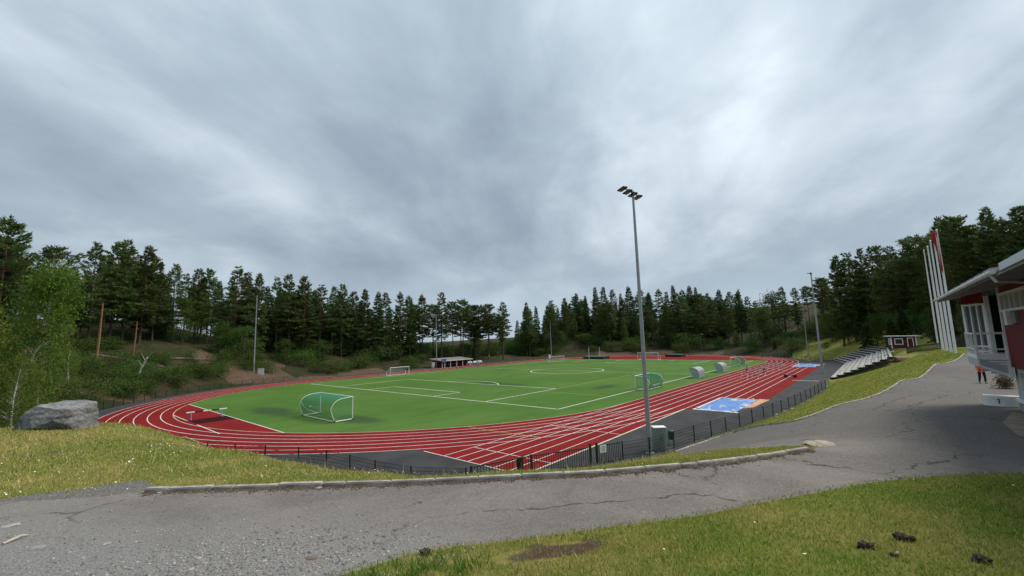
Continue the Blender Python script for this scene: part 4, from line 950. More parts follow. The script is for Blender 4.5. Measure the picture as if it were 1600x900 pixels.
def picket(label, pts, hgt, dz=0.0):
    g = thing('fence', label, 'fence', (0, 0, 0)); pk = MB().box((0, 0, hgt/2), (.10, .03, hgt)).mesh('picket', DWOOD)
    for p, q in zip(pts[:-1], pts[1:]):
        L = math.hypot(q[0]-p[0], q[1]-p[1]); an = math.atan2(q[1]-p[1], q[0]-p[0]); zp, zq = h1(*p)+dz, h1(*q)+dz
        n = int(L/.2)
        for i in range(n): t = (i+.5)/n; link('picket', pk, g, (p[0]+(q[0]-p[0])*t, p[1]+(q[1]-p[1])*t, zp+(zq-zp)*t+.05), an)
        for z in (.3, hgt-.12): o = MB().box((L/2, .035, 0), (L, .04, .10)).build('rail', DWOOD, g, (p[0], p[1], zp+z), an); o.rotation_euler = (0, -math.atan2(zq-zp, L), an)
picket('dark wooden picket fence between the hut and the flagpoles', [(56.0, -32.0), (52.0, -33.6), (47.5, -36.4), (43.5, -39.6), (41.0, -44.0)], 1.1)
g = thing('stair_landing', 'pinkish concrete landing at the top corner of the grandstand', 'landing', (50.6, -31.2, h1(50.6, -31.2)), R(10)); MB().box((0, 0, .1), (2.2, 1.6, .5)).build('slab', mat('pink_concrete', (.30, .18, .16), .9, .2, 3), g); MB().box((-1.3, 0, .0), (.5, 1.5, .3)).build('step', mat('pink_concrete', (.30, .18, .16), .9), g)

# ------------------------------------------------------------------ flagpoles and pennant
names_ = ['leftmost of the five white flagpoles, standing on the lawn by the road', 'second white flagpole from the left on the lawn by the road', 'middle one of the five white flagpoles on the lawn', 'fourth white flagpole from the left, just left of the pennant pole', 'rightmost white flagpole, tallest looking, with the red pennant hoisted on it']
FPP = []
for k, (bx_, by_, ty) in enumerate([(1467, 546, 386), (1474, 547.3, 380), (1480, 548.7, 370), (1486.5, 550.4, 361), (1493.5, 552, 352)]):
    p = hit(bx_, by_); dd = (p-CAM)@CF; top = atd(bx_, ty, dd)[2]-p[2]
    g = thing('flagpole', names_[k], 'flagpole', tuple(p-np.array((0, 0, .1))), 0.0, 'white flagpoles'); FPP.append((p, top))
    MB().tube([(0, 0, 0), (0, 0, top*.5), (0, 0, top)], [.125, .105, .06], 10).build('shaft', WHITE_M, g)
    MB().tube([(0, 0, top), (0, 0, top+.06), (0, 0, top+.14)], [.09, .10, .02], 8).build('finial', WHITE_M, g); MB().tube([(.13, 0, 1.0), (.09, 0, top-.2)], .008, 4).build('halyard', WHITE2_M, g)
    MB().box((.10, 0, 1.2), (.08, .05, .22)).build('cleat', GALV_M, g)
p, top = FPP[4]; g = thing('pennant', 'long limp red pennant with white stripe hanging from the rightmost flagpole', 'pennant', (p[0], p[1], p[2]+top-.25)); V = []; F = []; n = 26
for i in range(n+1):
    t = i/n; w = .62*(1-t)**.8+.05
    for j in range(7):
        u = j/6; V.append((-.08-(w*u)*CR[0]+.10*math.sin(u*9+t*5)*CF[0]*w*2, -(w*u)*CR[1]+.10*math.sin(u*9+t*5)*CF[1]*w*2, -t*4.2-.12*u))
def cloth(cols, name, m_):
    F = [(i*7+j, i*7+j+1, (i+1)*7+j+1, (i+1)*7+j) for i in range(n) for j in cols]; o = MB().add(V, F).build(name, m_, g, sm=True); s_ = o.modifiers.new('s', 'SOLIDIFY'); s_.thickness = .008
cloth([0, 1, 3, 4, 5], 'red_cloth', mat('flag_red', (.42, .02, .035), .8)); cloth([2], 'white_stripe', WHITE2_M)

# ------------------------------------------------------------------ club building on the right
g = thing('club_building', 'red and white club building with balcony bay at the right edge', 'building', (0, 0, 0))
XB, YF, YW = -10.55, -32.35, -33.4; GR = 3.9
LIGHT_W = mat('white_boards', (.74, .76, .76), .6, .06, 2); GREYB = mat('grey_boards', (.42, .45, .48), .6, .06, 3); SOFF = mat('soffit', (.20, .21, .22), .8)
RED2 = mat('dark_red_boards', (.145, .010, .014), .75, .15, 2, .25, 14)
MB().prism([(-40, YW, 6.16), (XB-.05, YW, 6.16), (XB-.05, YW-7, 6.16), (-40, YW-7, 6.16)], (0, 0, 2.55)).build('red_wall', RED2, g)
MB().prism([(-40, YW, 9.62), (XB-.05, YW, 9.62), (XB-.05, YW-7, 9.62), (-40, YW-7, 9.62)], (0, 0, .75)).build('upper_wall', RED2, g)
MB().prism([(-40, YW-.08, 8.71), (XB-.08, YW-.08, 8.71), (XB-.08, YW-7, 8.71), (-40, YW-7, 8.71)], (0, 0, .91)).build('window_band', DGLASS, g)
for k in range(14):
    x = XB-.12-k*.95; MB().box((x, YW-.02, 9.165), (.10 if k else .22, .14, .906)).build('mullion', LIGHT_W, g)
for z in (8.78, 9.55): MB().box((-25.2, YW-.01, z), (29.2, .17, .11)).build('window_trim', LIGHT_W, g)
MB().box((XB+.02, YW+.01, 7.9), (.16, .12, 4.3)).build('corner_board', LIGHT_W, g)
# ground floor, set back
MB().prism([(-40, YW-.12, GR-.4), (XB+.55, YW-.12, GR-.4), (XB+.55, YW-6.8, GR-.4), (-40, YW-6.8, GR-.4)], (0, 0, .95)).build('plinth', mat('plinth_concrete', (.30, .30, .29), .9, .2, 2), g)
MB().prism([(-40, YW-.16, 4.55), (XB+.5, YW-.16, 4.55), (XB+.5, YW-6.7, 4.55), (-40, YW-6.7, 4.55)], (0, 0, 1.58)).build('ground_floor_wall', GREYB, g)
MB().box((-25, YW-.12, 4.60), (30.2, .12, .10)).build('base_trim', LIGHT_W, g)
MB().box((-12.6, YW-.12, 5.55), (2.2, .08, .8)).build('ground_floor_window', DGLASS, g)
# bay: deck fascia, sloping underside of boards
deck = [(XB, YF, 6.52), (-7.75, YF, 6.52), (-7.0, YW-.4, 6.52), (XB, YW-.4, 6.52)]
MB().prism(deck, (0, 0, .20)).build('deck', LIGHT_W, g)
nb = 7
for k in range(nb):                      # end boards, each shorter towards the front
    z1 = 6.50-.115*k; z0 = z1-.10
    if z0 < 5.70: break
    yf = YF-.02-max(0, (6.12-z1))*1.9
    MB().box((XB+.06, (yf+YW)/2, (z0+z1)/2), (.05, abs(yf-YW), z1-z0)).build('board', GREYB, g)
m = MB(); m.prism([(XB+.02, YF, 6.16), (XB+.02, YW-.06, 5.62), (XB+.02, YW-.06, 5.74), (XB+.02, YF, 6.26)], (.10, 0, 0)); m.build('under_trim', LIGHT_W, g)
m = MB(); m.prism([(XB+.12, YF-.02, 6.20), (-7.8, YF-.02, 6.20), (-7.1, YW-.4, 5.72), (XB+.12, YW-.06, 5.70)][::-1], (0, 0, .30)); m.build('underside', GREYB, g)
MB().box((XB+.07, YF-.03, 6.34), (.12, .10, .36)).build('under_trim', LIGHT_W, g); MB().box((XB+.02, YW+.02, 6.02), (.14, .16, .76)).build('under_trim', LIGHT_W, g)
m = MB(); m.prism([(XB+.1, YF+.012, 6.16), (-7.75, YF+.012, 6.16), (-7.75, YF+.012, 6.52), (XB+.1, YF+.012, 6.52)], (0, -.03, 0)); m.build('front_boards', GREYB, g)
# balcony rail
def post(x, y, z0, z1, w=.08): MB().box((x, y, (z0+z1)/2), (w, w, z1-z0)).build('rail_post', WHITE_M, g)
for x, y in ((XB+.03, YF-.04), (XB+.03, YW+.06), (-9.3, YF-.04), (-7.8, YF-.04)): post(x, y, 6.72, 7.72, .09)
for z, w in ((7.74, .09), (6.98, .07)):
    MB().box((XB+.03, (YF+YW)/2, z), (w, abs(YF-YW)+.06, w)).build('rail', WHITE_M, g); MB().box(((XB-7.75)/2+.06, YF-.04, z), (2.8, w*.9, w)).build('rail', WHITE_M, g)
# glazed bay wall, pillar and door recess
A, B = np.array((-7.75, -32.45)), np.array((-8.75, -33.12)); zt = 9.32
d = (B-A)/np.hypot(*(B-A)); Lb = float(np.hypot(*(B-A))); an = math.atan2(d[1], d[0])
bay = link('bay_window', None, g, (A[0], A[1], 0), an)
MB().box((Lb/2, .06, 7.98), (Lb, .05, 2.5)).build('glass', mat('bay_glass', (.10, .13, .13), .1, spec=.6), bay)
for t in (0.03, .36, .66, .97): MB().box((Lb*t, .0, 7.98), (.06 if 0.1 < t < .9 else .13, .12, 2.6)).build('mullion', LIGHT_W, bay)
for z in (6.80, 7.05, 9.22): MB().box((Lb/2, .005, z), (Lb, .11, .09)).build('trim', LIGHT_W, bay)
MB().box((Lb/2, .03, 9.75), (Lb+.05, .1, .85)).build('upper_panel', RED2, bay)
MB().box((-8.85, -33.18, 8.15), (.20, .16, 2.95)).build('pillar', LIGHT_W, g); MB().box((-8.85, -33.20, 9.95), (.22, .20, .66)).build('pillar_head', SOFF, g)
MB().box((-7.55, -34.2, 8.2), (.12, 2.2, 3.0)).build('recess_end', mat('recess_green', (.022, .032, .030), .7), g); MB().box((-7.63, -33.75, 7.75), (.05, .75, 2.0)).build('balcony_door', mat('door_teal', (.018, .035, .035), .5), g); MB().box((-7.66, -33.36, 8.4), (.06, .07, 1.1)).build('door_strip', LIGHT_W, g)
MB().box((-8.4, -34.4, 8.0), (2.6, .1, 3.2)).build('recess_wall', mat('recess_green', (.022, .032, .030), .7), g)
MB().box((-9.6, -33.6, 9.95), (1.5, .08, .7)).build('transom_panel', mat('beige_panel', (.20, .20, .15), .8), g)
MB().box((-9.9, -33.9, 7.0), (.6, .5, .5)).build('bench', GREYB, g)
# roof with gutter and downpipe
YE, ZE = -31.6, 9.6
m = MB(); m.prism([(-6.6, YE, ZE), (-6.6, YW-7.5, ZE+1.9), (-6.6, YW-7.5, ZE+2.06), (-6.6, YE, ZE+.14)], (-33.4, 0, 0)); m.build('roof', mat('roof_sheet', (.24, .245, .25), .5, .1, 1), g)
m = MB(); m.prism([(-6.65, YE+.02, ZE-.03), (-6.65, YW-.2, ZE+.42), (-6.65, YW-.2, ZE+.36), (-6.65, YE+.02, ZE-.10)], (-33.2, 0, 0)); m.build('soffit', mat('soffit_boards', (.19, .19, .19), .8, .1, 2), g)
MB().tube([(-6.6, YE+.09, ZE+.04), (-23.0, YE+.09, ZE+.02)], .075, 8).build('gutter', WHITE2_M, g)
MB().box((-31.6, YE+.04, ZE+.08), (15.8, .05, .20)).build('bargeboard', mat('pale_fascia', (.56, .62, .66), .6), g)
for k in range(9): MB().box((-7.2-k*1.75, YE-.1, ZE+.20), (1.35, .12, .09)).build('snow_guard', GALV_M, g)
MB().tube([(-22.6, YE+.09, ZE-.02), (-22.6, YE, ZE-.22), (-20.8, YW+.1, ZE-.35), (-20.6, YW+.1, 6.0)], .05, 8).build('downpipe', WHITE2_M, g)
# casement standing open and vent box on the red wall
MB().box((-12.15, YW+.10, 8.42), (.55, .16, .62)).build('shutter_box', LIGHT_W, g); MB().box((-13.1, YW+.05, 8.42), (.9, .1, .5)).build('vent', SOFF, g)
g['label'] = 'red and white club building with balcony bay at the right edge'

# podium, shrub, person by the building
pp = hit(1567, 634); g = thing('podium', 'white curved winner podium block with number one beside the building', 'podium', (pp[0], pp[1], pp[2]-.01), math.atan2(*(CAM-pp)[[1, 0]]))
g.scale = (.82, .82, .95); r_ = 1.15; P2 = [(r_*math.cos(R(a))-.75, r_*math.sin(R(a))) for a in range(-42, 43, 6)]
m = MB(); m.prism([(x, y, 0.03) for x, y in P2]+[(-.45, .75, 0.03), (-.45, -.75, .03)], (0, 0, .50)); m.build('block', WHITE_M, g)
m = MB(); m.prism([(x+.03*math.cos(R(a)), y*1.03, 0.0) for (x, y), a in zip(P2, range(-42, 43, 6))]+[(-.47, .77, 0.0), (-.47, -.77, 0)], (0, 0, .03)); m.build('base_lip', WHITE2_M, g)
a = R(-6); m = MB(); cx_, cy_ = r_*math.cos(a)-.75, r_*math.sin(a); m.box((cx_+.004, cy_, .28), (.02, .05, .24), rz=a); m.box((cx_+.004, cy_-.045, .36), (.02, .06, .035), rz=a); m.build('numeral', mat('numeral_ink', (.02, .02, .03), .5), g)
pp = hit(1536, 599); person('person in orange high-visibility jacket and black trousers walking under the balcony', tuple(pp), math.atan2(*(CAM-pp)[[1, 0]])+.3, ORANGE, DARKP, SHOE_D, stride=.14, long_top=True)
sp_ = [hit(*q) for q in [(1566, 661), (1594, 683)]]+[np.array((-19.4, -33.2, 0)), np.array((-11.5, -33.4, 0)), np.array((-11.2, -33.1, 0))]
m = MB(); m.poly([(q[0], q[1], h1(q[0], q[1])+.02) for q in sp_]); o = m.build('paving', mat('tan_paving', (.20, .165, .13), .9, .2, 2, .2)); tag(o, kind='structure')

# street lamps far right, small
def lamp(label, px, py, pt, side):
    p = hit(px, py); d_ = (p-CAM)@CF; hh = atd(px, pt, d_)[2]-p[2]
    g = thing('street_lamp', label, 'street lamp', tuple(p), 0.0, 'small street lamps among the trees')
    MB().tube([(0, 0, -.1), (0, 0, hh-.3), (side*.15*CR[0], side*.15*CR[1], hh), (side*.8*CR[0], side*.8*CR[1], hh+.05)], [.07, .055, .05, .04], 6).build('post', GALV_M, g)
    o = MB().box((side*1.0*CR[0], side*1.0*CR[1], hh+.05), (.5, .5, .14)).build('lamp_head', WHITE_M, g)
lamp('small street lamp beside the brown slope left of the grass mound', 1213, 537, 517, -1); lamp('small street lamp in front of the dark spruces above the grandstand', 1345, 528, 497, -1); lamp('thin street lamp before the wood at the right end of the far bend', 1096, 547, 522, 1)
# ------------------------------------------------------------------ trees
def leaf_mat(name, c1, c2, trans=.25, ov=.28):
    m = mat(name, c1, .75, 0, 1.1, 0, spec=.12, col2=c2, detail=3, trans=trans, objvar=ov); return m
NEEDLE_M = leaf_mat('pine_needles', (.050, .090, .024), (.130, .172, .052)); SPRUCE_M = leaf_mat('spruce_needles', (.038, .078, .025), (.106, .148, .048)); SPRUCE_Y = leaf_mat('young_spruce', (.022, .045, .014), (.055, .080, .026))
BIRCH_L = leaf_mat('birch_leaves', (.075, .135, .017), (.150, .205, .034), .4, .12); ALDER_L = leaf_mat('alder_leaves', (.040, .088, .017), (.090, .145, .032), .3); BUSH_L = leaf_mat('bush_leaves', (.046, .090, .017), (.105, .150, .034), .3)
def bark_mat(name, lo, hi, h0, h1_):
    m = bpy.data.materials.new(name); m.use_nodes = True; t = m.node_tree; b = t.nodes['Principled BSDF']; b.inputs['Roughness'].default_value = .9; b.inputs['Specular IOR Level'].default_value = .1
    co = t.nodes.new('ShaderNodeTexCoord').outputs['Object']; s_ = t.nodes.new('ShaderNodeSeparateXYZ'); t.links.new(co, s_.inputs[0]); mp_ = t.nodes.new('ShaderNodeMapping'); t.links.new(co, mp_.inputs[0]); mp_.inputs['Scale'].default_value = (1, 1, .25)
    n_ = noi(t, mp_.outputs[0], 7, 5, .7); c = mixc(t, smooth(t, mth(t, 'ADD', s_.outputs[2], mth(t, 'MULTIPLY', n_, 3)), h0, h1_), lo, hi)
    c = mixc(t, mth(t, 'MULTIPLY', smooth(t, n_, .5, .7), .6), c, tuple(x*.4 for x in lo)); t.links.new(c, b.inputs['Base Color']); return m
PINE_B = bark_mat('pine_bark', (.085, .065, .052), (.150, .090, .055), 5, 14); SPRUCE_B = bark_mat('spruce_bark', (.055, .045, .038), (.07, .055, .045), 4, 12)
def birch_bark():
    m = bpy.data.materials.new('birch_bark'); m.use_nodes = True; t = m.node_tree; b = t.nodes['Principled BSDF']; b.inputs['Roughness'].default_value = .8
    co = t.nodes.new('ShaderNodeTexCoord').outputs['Object']; mp_ = t.nodes.new('ShaderNodeMapping'); t.links.new(co, mp_.inputs[0]); mp_.inputs['Scale'].default_value = (1, 1, 3.0)
    c = mixc(t, smooth(t, noi(t, mp_.outputs[0], 2.4, 5, .7), .55, .62), (.55, .54, .51), (.04, .038, .036)); t.links.new(c, b.inputs['Base Color']); return m
BIRCH_B = birch_bark(); DEAD_B = mat('bleached_wood', (.21, .175, .145), .9, .3, 4); ALDER_B = mat('alder_bark', (.06, .055, .048), .9, .3, 5)

def diamonds(C, D, Wd, Ln, r_):
    """leaf-sized rhombic faces: centres C, directions D"""
    n = len(C); D = D/np.linalg.norm(D, axis=1, keepdims=True); A = r_.normal(size=(n, 3)); Sd = np.cross(D, A); Sd /= np.linalg.norm(Sd, axis=1, keepdims=True)+1e-9
    L = np.asarray(Ln).reshape(-1, 1)*np.ones((n, 1)); Wd = np.asarray(Wd).reshape(-1, 1)*np.ones((n, 1))
    V = np.stack([C, C+D*L*.5+Sd*Wd*.5, C+D*L, C+D*L*.5-Sd*Wd*.5], 1).reshape(-1, 3)
    return V, np.arange(4*n).reshape(n, 4)
def conifer(seed, H, base, rmax, kind):
    r_ = np.random.default_rng(seed); tm = MB(); bend = r_.normal(size=2)*.012*H
    def axis(z): t = z/H; return np.array((bend[0]*t*t*(1.4-t), bend[1]*t*t*(1.4-t), z))
    r0 = .0105*H
    tm.tube([axis(H*t) for t in (0, .03, .15, .35, .55, .75, .92, .995)], [r0*1.35, r0*1.05, r0*.92, r0*.8, r0*.62, r0*.4, r0*.16, .012], 7, False)
    for k in range(10 if kind == 'pine' else 5):      # dead snags on the bare stem
        z = r_.uniform(base*H*.45, base*H); a = r_.uniform(0, 6.28); L = r_.uniform(.5, 1.6); p = axis(z); q = p+np.array((math.cos(a)*L, math.sin(a)*L, r_.uniform(-.25, .1)*L)); tm.tube([p, q], [.025, .008], 3, False)
    C = []; D = []; Wd = []; Ln = []
    z = base*H; top = H
    step = .58 if kind == 'pine' else .46
    side = r_.normal(size=8)*.18
    while z < top-.15:
        t = (z-base*H)/(top-base*H)
        if kind == 'pine': prof = min(1, (t+.12)/.30)**.7*(1-t)**.62*1.12; nb = r_.integers(4, 7); elev = -.22+.75*t
        elif kind == 'pine_flat': prof = min(1, (t+.25)/.6)**.8*(1-t**2.6)**.6; nb = r_.integers(4, 6); elev = -.05+.5*t
        else: prof = (1-t)**.92*min(1, (t+.3)/.42)+.03; nb = r_.integers(5, 8); elev = -.42+.75*t
        a0 = r_.uniform(0, 6.28)
        for b in range(nb):
            a = a0+b*6.283/nb+r_.normal()*.25; L = rmax*1.32*prof*r_.uniform(.6, 1.12)*(1+side[int(a/6.283*8) % 8])
            if kind != 'spruce' and r_.random() < .13: continue
            if L < .15: L = .15
            e = elev+r_.normal()*.12; p0 = axis(z+r_.normal()*.12); dr = np.array((math.cos(a)*math.cos(e), math.sin(a)*math.cos(e), math.sin(e)))
            sag = np.array((0, 0, .10*L if kind != 'spruce' else -.04*L))
            if L > .6: tm.tube([p0, p0+dr*L*.5, p0+dr*L*.9+sag], [.012+.014*L, .008+.006*L, .006], 3, False)
            n = max(6, int(L*(29 if kind != 'spruce' else 27))); s_ = r_.uniform(.22 if kind != 'spruce' else .08, 1.02, n)**.75
            P_ = p0+dr*L*s_[:, None]+sag*(s_**2)[:, None]
            lat = np.array((-math.sin(a), math.cos(a), 0)); sp2 = L*.26*(1.08-s_*.75); P_ = P_+lat*(r_.normal(size=n)*sp2)[:, None]+np.array((0, 0, 1))*(r_.normal(size=n)*(.10 if kind != 'spruce' else .07)-(.10*s_ if kind == 'spruce' else 0))[:, None]
            d_ = dr*.8+lat*r_.normal(size=(n, 1))*.75+np.array((0, 0, 1))*(r_.normal(size=(n, 1))*.3+(.28 if kind != 'spruce' else -.22))
            C.append(P_); D.append(d_); Wd.append(r_.uniform(.10, .22, n)); Ln.append(r_.uniform(.34, .72, n))
        z += step*r_.uniform(.75, 1.25)*(1 if t < .8 else .75)
    n = 14; s_ = r_.uniform(0, 1, n); C.append(np.array([axis(H-.9+.8*q) for q in s_])); D.append(np.c_[r_.normal(size=(n, 2))*.5, np.ones(n)]); Wd.append(np.full(n, .10)); Ln.append(np.full(n, .42))
    V, F = diamonds(np.concatenate(C), np.concatenate(D), np.concatenate(Wd), np.concatenate(Ln), r_)
    bk = PINE_B if kind != 'spruce' else SPRUCE_B
    return tm.mesh('trunk', bk, True), np_mesh('crown', V, F, NEEDLE_M if kind != 'spruce' else SPRUCE_M)
def broadleaf(seed, H, rx, z0, nclump, nleaf, lsize, lm, bm_, lean=(0, 0), droop=.2, multi=1, r0=None):
    r_ = np.random.default_rng(seed); tm = MB(); lean = np.array(lean, float)
    def axis(z): t = z/H; return np.array((lean[0]*t+.03*H*math.sin(t*5+seed)*t, lean[1]*t+.02*H*math.cos(t*4+seed)*t, z))
    r0 = r0 or .011*H+.02
    for q in range(multi):
        o_ = r_.normal(size=3)*(.25 if multi > 1 else 0); o_[2] = 0; sp_q = r_.normal(size=2)*(.22*H if multi > 1 else 0)
        tm.tube([axis(H*t)+o_+np.array((sp_q[0]*t, sp_q[1]*t, 0)) for t in (0, .1, .3, .5, .7, .85, .96)], [r0*1.2*w/(multi**.5) for w in (1, .85, .7, .52, .34, .18, .06)], 7, False)
    C = []; D = []; Wd = []; Ln = []
    for k in range(nclump):
        t = r_.uniform(0, .93)**.9; z = z0*H+(1-z0)*H*t; rad = rx*(math.sin(math.pi*min(1, .12+.84*t))**.75)*r_.uniform(.35, 1.05); a = r_.uniform(0, 6.28)
        p = axis(min(H, z))+np.array((math.cos(a)*rad, math.sin(a)*rad, 0)); q = axis(max(.1, z-rad*.7))
        if rad > .3: tm.tube([q, (q+p)/2+np.array((0, 0, .1*rad)), p], [.012+.008*rad, .010, .005], 3, False)
        cs = r_.uniform(.35, .75)*(rx/2.2)**.5; n = int(nleaf*r_.uniform(.6, 1.4)); g_ = r_.normal(size=(n, 3))*(np.array((cs, cs, cs*.62)) if droop < .4 else np.array((cs*.62, cs*.62, cs*1.05))); C.append(p+g_)
        D.append(r_.normal(size=(n, 3))+np.array((0, 0, -droop*3))); Wd.append(r_.uniform(.6, 1.1, n)*lsize*.62); Ln.append(r_.uniform(.7, 1.3, n)*lsize)
    V, F = diamonds(np.concatenate(C), np.concatenate(D), np.concatenate(Wd), np.concatenate(Ln), r_)
    return tm.mesh('trunk', bm_, True), np_mesh('crown', V, F, lm)
PINES = [conifer(100+i, 20, b, r, 'pine') for i, (b, r) in enumerate([(.30, 2.5), (.36, 2.3), (.24, 2.7), (.42, 2.3), (.32, 2.1), (.45, 2.5), (.20, 2.4), (.38, 2.7)])]
PINEF = [conifer(140+i, 20, b, r, 'pine_flat') for i, (b, r) in enumerate([(.50, 2.8), (.44, 3.2), (.55, 2.6), (.40, 3.0)])]
SPRUCES = [conifer(180+i, 20, b, r, 'spruce') for i, (b, r) in enumerate([(.10, 2.7), (.16, 2.3), (.05, 3.0), (.22, 2.4), (.08, 2.2)])]
ALDERS = [broadleaf(220+i, 10, r, .12, 60, 75, .30, ALDER_L, ALDER_B) for i, r in enumerate([2.6, 3.0, 2.3, 3.4])]
BIRCHES = [broadleaf(240+i, 14, r, .15, 80, 80, .24, BIRCH_L, BIRCH_B, droop=.5) for i, r in enumerate([2.4, 2.0, 2.8])]
BUSHES = [broadleaf(260+i, 2.4, 1.5, .08, 30, 60, .17, BUSH_L, ALDER_B, multi=4, r0=.03) for i in range(4)]+[broadleaf(270+i, 2.4, 1.7, .05, 30, 60, .16, ALDER_L, ALDER_B, multi=3, r0=.03) for i in range(2)]
YSPR = []
for i in range(3):
    a, b = conifer(290+i, 8, .02, 1.9, 'spruce'); b.materials.clear(); b.materials.append(SPRUCE_Y); YSPR.append((a, b))
ORD = lambda k: f'{k}{"th" if 10 <= k % 100 <= 20 else {1: "st", 2: "nd", 3: "rd"}.get(k % 10, "th")}'
def plant(proto, name, H0, hgt, x, y, label, cat, group, wide=1.0, tilt=0.0, z=None):
    g = thing(name, label, cat, (x, y, (h1(x, y) if z is None else z)-.12), rnd.uniform(0, 6.28), group); s = hgt/H0
    g.scale = (s*wide, s*wide, s); g.rotation_euler = (rnd.uniform(-tilt, tilt), rnd.uniform(-tilt, tilt), g.rotation_euler[2])
    link('trunk', proto[0], g); link('crown', proto[1], g); return g
# skyline trees: bearing in the view, height of the tip, distance, kind
SKY = {
 'behind the left bend': [(12, 345, 62, 'f'), (42, 405, 80, 'p'), (86, 388, 70, 'f'), (118, 420, 92, 's'), (152, 380, 84, 'p'), (166, 400, 96, 'p'), (184, 378, 88, 'p'), (204, 376, 90, 'p'), (217, 400, 104, 's'), (229, 384, 92, 'p'), (247, 402, 95, 'p'), (262, 425, 106, 's'), (276, 413, 99, 'p'), (293, 428, 110, 'p'), (310, 420, 104, 'p'), (329, 420, 106, 'p'), (346, 438, 118, 's'), (371, 416, 110, 'p'), (388, 424, 113, 's')],
 'behind the back straight': [(405, 428, 116, 'p'), (421, 446, 128, 's'), (436, 434, 121, 'p'), (456, 428, 123, 'p'), (478, 432, 126, 'p'), (489, 452, 136, 's'), (501, 445, 130, 'p'), (520, 447, 133, 'p'), (535, 444, 135, 'p'), (551, 456, 138, 'p'), (569, 452, 140, 'p'), (589, 455, 142, 's'), (604, 457, 144, 'p'), (626, 458, 147, 'p'), (641, 463, 150, 'p'), (660, 462, 153, 'p'), (689, 457, 156, 'p'), (708, 472, 160, 'f'), (722, 470, 163, 'f'), (735, 478, 166, 'f'), (747, 478, 168, 'f'), (762, 476, 170, 'f'), (784, 472, 172, 'p')],
 'beyond the far bend': [(808, 500, 215, 's'), (822, 472, 200, 's'), (838, 478, 204, 's'), (859, 470, 206, 'p'), (871, 480, 210, 's'), (881, 466, 206, 'p'), (900, 458, 222, 's'), (914, 462, 228, 's'), (931, 449, 232, 's'), (941, 448, 226, 's'), (956, 453, 232, 'p'), (969, 458, 226, 's'), (983, 447, 230, 's'), (998, 452, 224, 'p'), (1013, 456, 222, 's'), (1026, 453, 226, 'p'), (1041, 455, 222, 's'), (1052, 445, 224, 's'), (1065, 454, 218, 'p'), (1077, 446, 222, 's'), (1087, 449, 218, 's'), (1105, 458, 210, 'p'), (1122, 452, 204, 's')],
 'on the right wooded slope': [(1152, 452, 190, 's'), (1168, 463, 186, 'p'), (1182, 470, 180, 'p'), (1221, 448, 170, 'p'), (1240, 450, 166, 'p'), (1259, 448, 162, 'f'), (1281, 436, 150, 'f'), (1302, 400, 128, 'p'), (1322, 396, 126, 'p'), (1345, 388, 124, 'p'), (1358, 385, 120, 'p'), (1375, 383, 116, 'p'), (1393, 384, 112, 'p'), (1411, 380, 108, 'p'), (1427, 371, 104, 'f'), (1441, 378, 100, 'p'), (1459, 341, 96, 'p'), (1478, 350, 90, 'f'), (1492, 339, 86, 'f'), (1515, 352, 84, 'p'), (1539, 325, 80, 'p'), (1562, 345, 78, 'f'), (1587, 323, 74, 'p'), (1612, 330, 72, 'f')]}
KIND = {'p': ('pine_tree', 'tall pine', PINES), 'f': ('pine_tree', 'flat-topped pine', PINEF), 's': ('spruce_tree', 'pointed dark spruce', SPRUCES)}
for zone, L in SKY.items():
    c_ = {}
    for px, py, d_, k in L:
        nm, word, protos = KIND[k]; c_[k] = c_.get(k, 0)+1
        q = atd(px, py, d_); x, y = q[0], q[1]; z = h1(x, y); hgt = min(29, max(10, q[2]-z))
        plant(rnd.choice(protos), nm, 20, hgt, x, y, f'{ORD(c_[k])} {word} from the left on the skyline {zone}', 'tree', 'skyline trees '+zone, rnd.uniform(.9, 1.15), R(1.5), z)
SKP = sorted([(a, b) for L in SKY.values() for a, b, _, _ in L])
def sky_y(px): return float(np.interp(px, [a for a, b in SKP], [b for a, b in SKP]))
DMIN = ([0, 100, 200, 300, 400, 500, 600, 700, 800, 900, 1000, 1100, 1150, 1200, 1250, 1300, 1350, 1400, 1450, 1500, 1600], [62, 76, 92, 104, 117, 130, 145, 160, 196, 216, 205, 196, 190, 172, 165, 138, 118, 108, 98, 82, 72])
def fill(zone, n, x0, x1, kinds, dd, drop, lab, grp, hmax=24, hmin=8):
    done = 0
    for _ in range(n*4):
        if done >= n: break
        px = rnd.uniform(x0, x1); d_ = float(np.interp(px, *DMIN))+rnd.uniform(*dd); q = atd(px, sky_y(px)+rnd.uniform(*drop), d_); z = h1(q[0], q[1]); hgt = q[2]-z
        if hgt < hmin: continue
        k = rnd.choice(kinds); nm, word, protos = KIND[k]
        plant(rnd.choice(protos), nm, 20, min(hgt, hmax), q[0], q[1], f'{word} {lab}', 'tree', grp, rnd.uniform(.95, 1.35), R(2), z); done += 1
fill('l', 60, -20, 400, 'ppps', (0, 40), (14, 55), 'within the wood behind the left bend, below the skyline', 'trees deep in the left wood')
fill('m', 84, 400, 645, 'ppps', (0, 35), (10, 75), 'within the wood behind the back straight, below the skyline', 'trees deep in the back wood')
fill('m2', 10, 640, 790, 'pf', (0, 12), (8, 30), 'among the bare trunks right behind the kiosk', 'trees behind the kiosk')
fill('c', 120, 812, 1150, 'sppp', (-10, 55), (4, 62), 'in the dense wood beyond the far bend', 'trees deep in the far wood')
fill('r', 85, 1150, 1620, 'pppfs', (0, 55), (10, 70), 'in the dense wood on the right slope', 'trees deep in the right wood')
